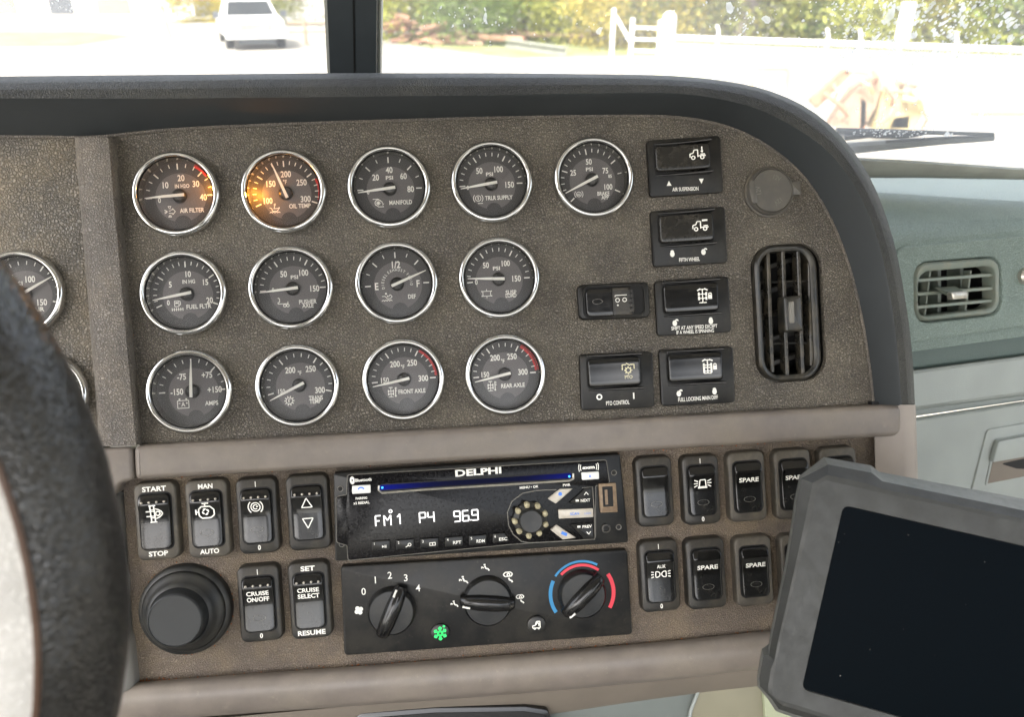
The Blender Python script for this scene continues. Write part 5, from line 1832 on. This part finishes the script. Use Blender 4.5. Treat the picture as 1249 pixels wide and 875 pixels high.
M['doororange'] = mat('orange_door', srgb(208, 140, 96), .6)
M['tyre'] = mat('tyre_rubber', srgb(40, 40, 40), .8)
M['carglass'] = mat('truck_glass', srgb(28, 32, 34), .5, spec=0.2)
M['truckpaint'] = mat('truck_white_paint', srgb(200, 200, 196), .4)
M['amberlamp'] = mat('amber_marker', srgb(220, 140, 60), .3)

g = B()
nx = 60
for i in range(nx):
    for j in range(nx):
        pass
g.add([(-300, -150, 0), (300, -150, 0), (300, 450, 0), (-300, 450, 0)], [(0, 1, 2, 3)])
structure(g.obj('ground', M['gravel'], frame=WORLD, smooth=0))


def patch(name, m_, pts, z):
    q = ccw([gp(a, b_, z)[:2] for a, b_ in pts])
    return structure(B().slab(q, z - .003, z).obj(name, m_, frame=WORLD, smooth=0))


patch('grass_verge', M['grass'], [(-200, 38), (110, 38), (165, 44), (90, 56), (-200, 58)], .008)
patch('grass_bank', M['grass'], [(470, 40), (1500, 84), (1500, 112), (830, 66), (620, 70), (480, 52)], .008)
patch('far_road', M['asphalt'], [(-300, 17), (500, 19), (500, 23), (-300, 22)], .008)

leaf_m = {}
for nm, c in (('lime', srgb(142, 146, 58)), ('green', srgb(98, 116, 52)), ('gold', srgb(158, 146, 60)), ('olive', srgb(122, 126, 62))):
    m_ = mat('leaves_' + nm, c, .6, mottle=(.35, .5))
    bs = m_.node_tree.nodes['Principled BSDF']
    n_, l_ = m_.node_tree.nodes, m_.node_tree.links
    tl_ = n_.new('ShaderNodeBsdfTranslucent')
    tl_.inputs[0].default_value = tuple(min(1, q * 1.2) for q in c[:3]) + (1,)
    mx_ = n_.new('ShaderNodeMixShader')
    mx_.inputs[0].default_value = .4
    l_.new(bs.outputs[0], mx_.inputs[1]); l_.new(tl_.outputs[0], mx_.inputs[2])
    l_.new(mx_.outputs[0], n_['Material Output'].inputs[0])
    leaf_m[nm] = m_


def leaves(n_, rx, ry, rz, cz, size, seed):
    rnd = np.random.default_rng(seed)
    nc = 26
    cen = rnd.normal(size=(nc, 3))
    cen /= np.linalg.norm(cen, axis=1)[:, None]
    cen *= rnd.uniform(.35, .95, (nc, 1))
    cid = rnd.integers(0, nc, n_)
    p = cen[cid] + rnd.normal(size=(n_, 3)) * .20
    p = p * np.array([rx, ry, rz]) + np.array([0, 0, cz])
    p[:, 2] = np.maximum(p[:, 2], 0.05)
    u = rnd.normal(size=(n_, 3)); u /= np.linalg.norm(u, axis=1)[:, None]
    v = np.cross(u, rnd.normal(size=(n_, 3))); v /= np.linalg.norm(v, axis=1)[:, None]
    s_ = size * rnd.uniform(.6, 1.3, (n_, 1))
    q = np.stack([p - u * s_, p + v * s_ * .5, p + u * s_, p - v * s_ * .5], 1).reshape(-1, 3)
    me = bpy.data.meshes.new('leaves')
    me.from_pydata(q.tolist(), [], [(4 * i, 4 * i + 1, 4 * i + 2, 4 * i + 3) for i in range(n_)])
    return me


crowns = {k_: [leaves(7000, 2.4, 2.0, 2.6, 1.9, .085, 11 + i) for i in range(2)] for k_, in (('b',),)}
treeleaf = [leaves(7000, 3.4, 3.0, 3.4, 4.6, .13, 31 + i) for i in range(2)]


def place_mesh(name, me, m_, parent):
    me2 = me
    o = bpy.data.objects.new(name, me2)
    COL.objects.link(o)
    o.parent = parent
    if not me2.materials:
        me2.materials.append(m_)
    o.material_slots[0].link = 'OBJECT'
    o.material_slots[0].material = m_
    return o


def empty(name, loc, label, cat, group=None, rz=0):
    e = bpy.data.objects.new(name, None)
    COL.objects.link(e)
    e.location = loc
    e.rotation_euler = (0, 0, rz)
    info(e, label, cat, group)
    return e


def trunk(r0, h_, seed):
    rnd = random.Random(seed)
    b = B()
    pts = [(0, 0, -.2)]
    x = y = 0
    for i in range(1, 7):
        x += rnd.uniform(-.1, .1); y += rnd.uniform(-.1, .1)
        pts.append((x, y, h_ * i / 6))
    b.tube(pts, [r0 * 1.25, r0, r0 * .9, r0 * .8, r0 * .65, r0 * .5, r0 * .3], 10)
    for i in range(5):
        z = h_ * rnd.uniform(.3, .85)
        a = rnd.uniform(0, 6.28)
        b.tube([(x * .5, y * .5, z), (math.cos(a) * .8, math.sin(a) * .8, z + .7), (math.cos(a) * 1.9, math.sin(a) * 1.9, z + 1.6)], [r0 * .35, r0 * .22, r0 * .08], 6)
    return b


bush_specs = [(470, 34, 'olive', .95), (520, 33, 'lime', 1.05), (575, 31, 'green', 1.0), (640, 34, 'lime', 1.1), (700, 32, 'lime', 1.0), (760, 30, 'gold', 1.0), (815, 31, 'lime', 1.05), (868, 29, 'gold', .95), (930, 28, 'olive', 1.0), (980, 29, 'gold', 1.0),
              (1035, 28, 'green', .95), (1090, 27, 'lime', 1.0), (1145, 27, 'gold', .95), (1200, 26, 'lime', 1.0), (1260, 26, 'green', 1.0), (1330, 26, 'lime', 1.0)]
look = {'olive': 'olive', 'lime': 'lime green', 'green': 'dark green', 'gold': 'golden'}
refs = {470: 'beside the dark pillar', 520: 'above the rusty scrap', 575: 'behind the grey steel beam', 640: 'over the far end of the pipes', 700: 'just left of the white gate', 760: 'behind the white gate', 815: 'behind the thick white post', 868: 'left of the grey trunk',
        930: 'right of the grey trunk', 980: 'two along from the grey trunk', 1035: 'above the rusty bucket', 1090: 'behind the white sign board', 1145: 'just right of the white sign board', 1200: 'above the end of the wiper', 1260: 'cut by the right edge of the picture', 1330: 'beyond the right edge'}
for i, (px_, d, kd, s_) in enumerate(bush_specs):
    p = gp(px_, 20)
    dirn = Vector((p.x, p.y, 0)).normalized()
    loc = dirn * d
    if px_ > 1300:
        continue
    e = empty('bush', loc, '%s leafy bush %s' % (look[kd], refs[px_]), 'bush', 'bushes along the far fence', random.uniform(0, 6))
    e.scale = (s_, s_, s_)
    place_mesh('foliage', crowns['b'][i % 2], leaf_m[kd], e)
    tk = trunk(.07, 2.6, i).obj('stem', M['bark'], e)
for i, (px_, d, kd) in enumerate(((450, 42, 'olive'), (560, 40, 'lime'), (670, 41, 'green'), (790, 38, 'gold'), (912, 27.5, 'olive'), (1010, 37, 'lime'), (1120, 35, 'gold'), (1235, 34, 'green'))):
    p = gp(px_, 20)
    dirn = Vector((p.x, p.y, 0)).normalized()
    e = empty('broadleaf_tree', dirn * d, ['tall olive tree behind the scrap by the pillar', 'tall lime green tree behind the steel beam', 'tall dark green tree left of the white gate', 'tall golden tree behind the thick white post', 'thick grey trunk of the tree right of the white posts', 'tall lime green tree above the rusty bucket', 'tall golden tree by the white sign board', 'tall green tree at the right edge'][i],
              'tree', 'trees beyond the fence', i * 1.3)
    place_mesh('crown', treeleaf[i % 2], leaf_m[kd], e)
    trunk(.36 if px_ == 912 else .2, 6.0, 50 + i).obj('trunk', M['bark'], e)

# guard rail along the far side: posts and top rail
e = empty('guard_rail_fence', gp(1000, 100), 'low pale rail fence on posts in front of the bushes', 'fence')
f0, f1 = gp(800, 92), gp(1330, 122)
org = e.location
d = (f1 - f0)
ht = .92
b = B().tube([(f0 - org) + Vector((0, 0, ht)), (f1 - org) + Vector((0, 0, ht))], .06, 8)
b.obj('top_rail', M['white'], e)
b = B().box(0, 1, -.015, .015, .0, ht - .1)
L_ = d.length
ang = math.atan2(d.y, d.x)
b.v = [((f0 - org).x + x * L_ * math.cos(ang) - y * math.sin(ang), (f0 - org).y + x * L_ * math.sin(ang) + y * math.cos(ang), z) for x, y, z in b.v]
b.obj('lower_panel', M['mistwire'], e, smooth=0)
for px_ in (870, 1001, 1040, 1155, 1262):
    q0 = gp(px_, 100)
    f_ = (math.atan2(q0.x, q0.y))
    t_ = (f0.x - math.tan(f_) * f0.y) / (math.tan(f_) * d.y - d.x)
    q = f0 + d * t_ - org
    b = B().tube([q, q + Vector((0, 0, ht + .15)), q + Vector((-.06, 0, ht + .32))], .035, 8)
    b.obj('post', M['white'], e)

# white gate and posts
gt = empty('farm_gate', gp(775, 80), 'white braced gate between white posts', 'gate')
dd = gt.location.length
org = gt.location
mpp = dd / F_PX * 1.02
Xg = lambda px_: (px_ - 775) * mpp
for (xa, z0, za, xb, zb, r_) in ((748, 0, 1.5, 749, 0, .06), (769, 0, 1.25, 769, 0, .06), (800, 0, 1.2, 800, 0, .07)):
    B().tube([(Xg(xa), 0, 0), (Xg(xa), 0, za)], r_, 8).obj('gate_post', M['white'], gt)
B().tube([(Xg(750), 0, 1.3), (Xg(770), 0, .55)], .05, 8).obj('brace', M['white'], gt)
for z in (1.0, .7, .4):
    B().tube([(Xg(769), 0, z), (Xg(800), 0, z - .02)], .035, 8).obj('gate_bar', M['white'], gt)
bo = empty('bollard', gp(812, 80), 'thick round-topped white post right of the gate', 'post')
B().lathe([(.20, 0), (.20, 1.2), (.17, 1.32), (.1, 1.4), (.001, 1.42)], n=24).obj('post', M['white'], bo)
for (a, nm, lb) in ((745, 'sign_post', 'thin white marker post left of the gate'),):
    pass
sg = empty('sign_board', gp(1085, 118), 'small white sign board on a thin post behind the wiper', 'sign')
B().tube([(0, 0, 0), (0, 0, 1.25)], .03, 8).obj('post', M['white'], sg)
B().box(-.14, .14, -.02, .02, 1.12, 1.85).obj('board', M['white'], sg, smooth=0)

# scrap: rusty pipes, beam, blocks
for (px_, py_, w_, h_, m_, lb) in ((492, 50, .85, 1.0, 'rust', 'rusty heap of scrap next to the pillar'), (528, 52, .7, .7, 'rust', 'second heap of rusty scrap, right of the first'), (560, 52, .9, .5, 'timber', 'low brown heap of scrap ahead of the pipes')):
    p = gp(px_, py_ + 2)
    e = empty('scrap_heap', p, lb, 'scrap', 'scrap along the yard')
    rnd = random.Random(px_)
    for k_ in range(16):
        a = rnd.uniform(0, 3.14)
        x, y, z = rnd.gauss(0, w_ * .35), rnd.gauss(0, .3), rnd.uniform(.08, h_)
        l = rnd.uniform(.25, .6)
        B().tube([(x - l * math.cos(a), y, max(.05, z - l * .3)), (x + l * math.cos(a), y + .1, z)], rnd.uniform(.05, .12), 6).obj('scrap_piece', M[m_] if k_ % 3 else M['rust'], e)
for (a, b_, c, d_, r_, m_, nm, lb, cat) in ((590, 47, 742, 50, .10, 'rust', 'rusty_pipe', 'long rusty pipe lying behind the steel beam', 'pipe'), (570, 50, 720, 53, .09, 'timber', 'timber_log', 'long brown timber in front of the rusty pipe', 'timber'),
                                        (618, 57, 690, 68, .13, 'steelgrey', 'steel_beam', 'dark grey steel beam lying askew on the gravel', 'beam'), (575, 54, 640, 58, .12, 'rust', 'rusty_pipe', 'short rusty pipe left of the steel beam', 'pipe')):
    p, q = gp(a, b_), gp(c, d_)
    e = Frame(p, (1, 0, 0), (0, 1, 0))
    v = q - p
    bb = B()
    if cat == 'beam':
        nrm = Vector((-v.y, v.x, 0)).normalized() * .12
        for z0, z1 in ((.22, .26), (.0, .04)):
            bb.loft([[tuple(s0 + o2 + Vector((0, 0, z))) for o2, z in ((-nrm, z0), (nrm, z0), (nrm, z1), (-nrm, z1))] for s0 in (Vector((0, 0, 0)), v)], c0=True, c1=True)
        nrm *= .15
        bb.loft([[tuple(s0 + o2 + Vector((0, 0, z))) for o2, z in ((-nrm, .04), (nrm, .04), (nrm, .22), (-nrm, .22))] for s0 in (Vector((0, 0, 0)), v)], c0=True, c1=True)
    else:
        bb.tube([Vector((0, 0, .25)), v * .5 + Vector((0, 0, .27)), v + Vector((0, 0, .25))], r_, 10)
        for f in (.15, .85):
            c_ = v * f
            bb.box(c_.x - .1, c_.x + .1, c_.y - .15, c_.y + .15, 0, .16)
    o = bb.obj(nm, M[m_], frame=e, smooth=40)
    info(o, lb, cat)

# pickup truck, facing the camera
pk = empty('pickup_truck', gp(316, 61), 'white pickup truck parked facing the camera beyond the left pane', 'pickup', rz=R(22))
pk.scale = (1.0, 1.0, 0.94)
B().slab(rounded([(-.98, 0), (.98, 0), (.98, 5.4), (-.98, 5.4)], .18), .42, 1.02, .10, 3).obj('body', M['truckpaint'], pk, smooth=50)
b = B().loft([[(-.93, 1.35, 1.0), (.93, 1.35, 1.0), (.93, 3.6, 1.0), (-.93, 3.6, 1.0)], [(-.72, 1.95, 1.62), (.72, 1.95, 1.62), (.74, 3.3, 1.62), (-.74, 3.3, 1.62)], [(-.62, 2.1, 1.68), (.62, 2.1, 1.68), (.62, 3.2, 1.68), (-.62, 3.2, 1.68)]], c1=True)
b.obj('cab', M['truckpaint'], pk, smooth=30)
b = B().add([(-.82, 1.42, 1.08), (.82, 1.42, 1.08), (.68, 1.90, 1.58), (-.68, 1.90, 1.58)], [(0, 1, 2, 3)])
b.loft([[(-.82, 1.40, 1.08), (.82, 1.40, 1.08), (.68, 1.88, 1.58), (-.68, 1.88, 1.58)], [(-.82, 1.46, 1.06), (.82, 1.46, 1.06), (.68, 1.94, 1.56), (-.68, 1.94, 1.56)]], c0=True)
b.obj('windscreen', M['carglass'], pk, smooth=0)
B().slab(rounded([(-.90, .02), (.90, .02), (.90, 1.4), (-.90, 1.4)], .2), 1.0, 1.10, .07, 3).obj('bonnet', M['truckpaint'], pk, smooth=50)
B().box(-.55, .55, -.03, .02, .62, .90).obj('grille', M['steelgrey'], pk, smooth=0)
for j in range(3):
    pass
for sg_ in (-1, 1):
    B().box(sg_ * .76 - .17, sg_ * .76 + .17, -.04, .05, .68, .92).obj('headlight', M['wallpale'], pk, smooth=0)
    B().box(sg_ * 1.14 - .11, sg_ * 1.14 + .11, 1.5, 1.62, 1.02, 1.25).obj('wing_mirror', M['doordark'], pk, smooth=0)
B().slab(rounded([(-1.0, -.16), (1.0, -.16), (1.0, .1), (-1.0, .1)], .06), .40, .62, .04).obj('bumper', M['truckpaint'], pk, smooth=40)
B().box(-.6, .6, -.05, .3, .22, .42).obj('underside', M['doordark'], pk, smooth=0)
B().box(-.42, -.34, -.06, -.03, .95, 1.02).obj('marker_lamp', M['amberlamp'], pk, smooth=0)
for sx in (-1, 1):
    for yy in (.95, 4.4):
        w_ = bpy.data.objects.new('wheel', None)
        COL.objects.link(w_)
        w_.parent = pk
        w_.location = (sx * .86, yy, .38)
        w_.rotation_euler = (0, R(90), 0)
        B().lathe([(.22, -.13), (.36, -.13), (.38, -.10), (.38, .10), (.36, .13), (.22, .13)], n=28).obj('tyre', M['tyre'], w_, smooth=40)
        B().lathe([(.22, -.12), (.18, -.05), (.001, -.05)], n=20).obj('rim', M['steelgrey'], w_, smooth=40)
        B().lathe([(.22, .12), (.18, .05), (.001, .05)], n=20).obj('rim', M['steelgrey'], w_, smooth=40)

# building behind the left pane
bd = empty('workshop_building', gp(60, 17), 'long pale workshop with a green, a dark and an orange door, far left', 'building')
mp = bd.location.length / F_PX * 1.03
Xb = lambda px_: (px_ - 60) * mp
B().box(Xb(-260), Xb(176), 0, 9, 0, 5).obj('wall', M['wallpale'], bd, smooth=0)
b = B().loft([[(Xb(-262), -.5, 5), (Xb(178), -.5, 5)], [(Xb(-262), 4.5, 6.6), (Xb(178), 4.5, 6.6)], [(Xb(-262), 9.5, 5), (Xb(178), 9.5, 5)]], closed=False)
b.obj('roof', M['steelgrey'], bd, smooth=0)
for (xa, xb, m_, nm) in ((-6, 30, 'wallgreen', 'green_door'), (62, 84, 'doordark', 'dark_door'), (107, 138, 'doororange', 'orange_door')):
    f_ = B().box(Xb(xa), Xb(xb), -.06, -.01, 0, 3.2)
    o = f_.obj('door', M[m_], bd, smooth=0)
    o['label'] = nm.replace('_', ' ')
    B().box(Xb(xa) - .12, Xb(xb) + .12, -.04, -.005, 3.2, 3.34).obj('door_frame', M['wallpale'], bd, smooth=0)
st = empty('shed', gp(205, 20), 'low pale shed between the workshop and the pickup', 'shed')
B().box(-1.6, 1.6, 0, 3, 0, 2.0).obj('wall', M['wallpale'], st, smooth=0)
B().box(-1.8, 1.8, -.2, 3.2, 2.0, 2.12).obj('roof', M['steelgrey'], st, smooth=0)
mpst = empty('marker_post', gp(209, 47), 'thin brown leaning post left of the pickup', 'post')
B().tube([(0, 0, 0), (-.16, 0, 1.1)], [.05, .04], 8).obj('pole', M['timber'], mpst)
B().lathe([(.07, 1.08), (.09, 1.15), (.02, 1.22)], -.16, 0, 10).obj('cap', M['timber'], mpst)
gs = empty('rail_frame', gp(374, 55), 'pale timber rail frame between the pickup and the pillar', 'rail')
for z in (.75, .45):
    B().tube([(-.6, 0, z), (1.4, .1, z + .02)], .05, 6).obj('rail', M['timber'], gs)
B().tube([(0, 0, 0), (0, 0, .95)], .06, 8).obj('post', M['timber'], gs)
for i, (px_, kd) in enumerate(((330, 'olive'), (250, 'gold'))):
    p = gp(px_, 10)
    e = empty('bush', Vector((p.x, p.y, 0)).normalized() * (44 + 4 * i), ['pale olive bush far behind the pickup', 'golden bush above the low shed'][i], 'bush', 'bushes along the far fence')
    place_mesh('foliage', crowns['b'][i], leaf_m[kd], e)

# loader bucket and hoop in front of the truck
lb = empty('loader_bucket', gp(1062, 172), 'rusty tan loader bucket with arms seen through the glass above the wiper', 'bucket')
mb = lb.location.length / F_PX * 1.0
Xl = lambda px_: (px_ - 1062) * mb


def hz_(py_):
    """height over the ground of a thing standing at the bucket's distance and seen at this picture height"""
    d_ = ray(1062, py_)
    q = lb.location.xy.length / Vector((d_.x, d_.y)).length
    return EYE.z + d_.z * q


def poly3(pts, th):
    b = B()
    f = [(Xl(a), 0, hz_(b_)) for a, b_ in pts]
    k_ = [(Xl(a), th, hz_(b_)) for a, b_ in pts]
    b.loft([f, k_], c0=True, c1=True)
    return b


poly3([(988, 122), (1020, 84), (1027, 90), (998, 132)], .12).obj('lift_arm', M['rust'], lb, smooth=0)
poly3([(1020, 84), (1046, 88), (1046, 92), (1022, 90)], .10).obj('cross_tube', M['timber'], lb, smooth=0)
poly3([(1022, 156), (1040, 110), (1055, 90), (1062, 102), (1060, 130), (1050, 158)], .5).obj('side_plate', M['timber'], lb, smooth=0)
poly3([(1042, 118), (1049, 124), (1054, 158), (1048, 158)], .55).obj('edge', M['rust'], lb, smooth=0)
poly3([(1064, 110), (1098, 112), (1112, 135), (1108, 158), (1064, 158)], .45).obj('bucket_shell', M['yellow'], lb, smooth=0)
poly3([(1082, 143), (1098, 141), (1100, 156), (1080, 157)], .40).obj('hinge_block', M['rust'], lb, smooth=0)
hp = empty('pipe_hoop', gp(937, 112), 'low tan pipe hoop standing on the gravel above the hood', 'hoop')
mh = hp.location.length / F_PX
B().tube([(-20 * mh, 0, 0), (-19 * mh, 0, .42), (-16 * mh, 0, .5), (16 * mh, 0, .5), (19 * mh, 0, .42), (20 * mh, 0, 0)], .05, 8).obj('hoop', M['yellow'], hp)
ck = empty('concrete_block', gp(1212, 150), 'pale concrete block with a red painted edge at the right edge of the yard', 'block')
mk_ = ck.location.length / F_PX
B().box(-26 * mk_, 30 * mk_, 0, .9, .0, .46).obj('block', M['wallpale'], ck, smooth=0)
B().box(-26.5 * mk_, 30.5 * mk_, -.03, .0, .14, .20).obj('painted_edge', M['doororange'], ck, smooth=0)

# tangle of small pipework and hoses on the loader
for k_, (a, b_, c, d_, r__) in enumerate(((1062, 104, 1075, 128, .03), (1075, 128, 1066, 150, .03), (1090, 108, 1108, 132, .025), (1108, 132, 1112, 156, .025), (1070, 98, 1096, 104, .03), (1084, 118, 1100, 122, .05), (1000, 112, 1030, 140, .03), (1008, 100, 1012, 122, .025), (1030, 92, 1052, 112, .03), (1046, 84, 1052, 100, .03), (1074, 92, 1080, 106, .04))):
    B().tube([(Xl(a), -.08, hz_(b_)), (Xl((a + c) / 2) + .03, -.16, hz_((b_ + d_) / 2)), (Xl(c), -.08, hz_(d_))], r__, 8).obj('hose', M['rust' if k_ % 3 == 0 else ('timber' if k_ % 3 == 1 else 'yellow')], lb)

# tyre tracks and low tufts on the yard
for k_, (pts) in enumerate((((-60, 70), (300, 66), (398, 64)), ((470, 78), (640, 84), (830, 88)), ((-60, 82), (200, 78), (398, 75)))):
    q = [gp(a, b_, .006) for a, b_ in pts]
    b = B()
    ring = []
    for p in q:
        ring.append((tuple(p + Vector((0, -.14, 0))), tuple(p + Vector((0, .14, 0)))))
    b.loft([[a for a, c in ring], [c for a, c in ring]], closed=False)
    structure(b.obj('tyre_track', M['asphalt'], frame=WORLD, smooth=0))

# crumbs of dirt caught in the seams of the dashboard
rnd = random.Random(5)
b = B()
for k_ in range(150):
    if k_ < 95:
        px_ = rnd.uniform(172, 930) if k_ > 25 else rnd.gauss(185, 14)
        py_ = np.interp(px_, [172, 560, 800, 940], [833, 804.5, 784.5, 770.5]) - abs(rnd.gauss(0, 1.6))
        c = PANEL.P(max(px_, 172), py_, -.0026)
    elif k_ < 125:
        px_ = rnd.uniform(200, 1060)
        py_ = np.interp(px_, [171, 1091], [584, 531.5]) + abs(rnd.gauss(0, 2))
        c = PANEL.P(px_, py_, -.0026)
    else:
        a = rnd.uniform(0, 6.28)
        c = PANEL.P(228.5 + 57 * math.cos(a), 742 + 57 * math.sin(a), -.0026)
    r__ = rnd.uniform(.00025, .0007)
    b.lathe([(r__, 0), (r__ * .8, r__ * .6), (.00002, r__ * .8)], c.x, c.y, 5)
    b.v = [(x, y, z + (c.z if i_ >= len(b.v) - 15 else 0)) for i_, (x, y, z) in enumerate(b.v)]
structure(b.obj('seam_dirt', M['dirt'], frame=PANEL, smooth=0))['kind'] = 'stuff'
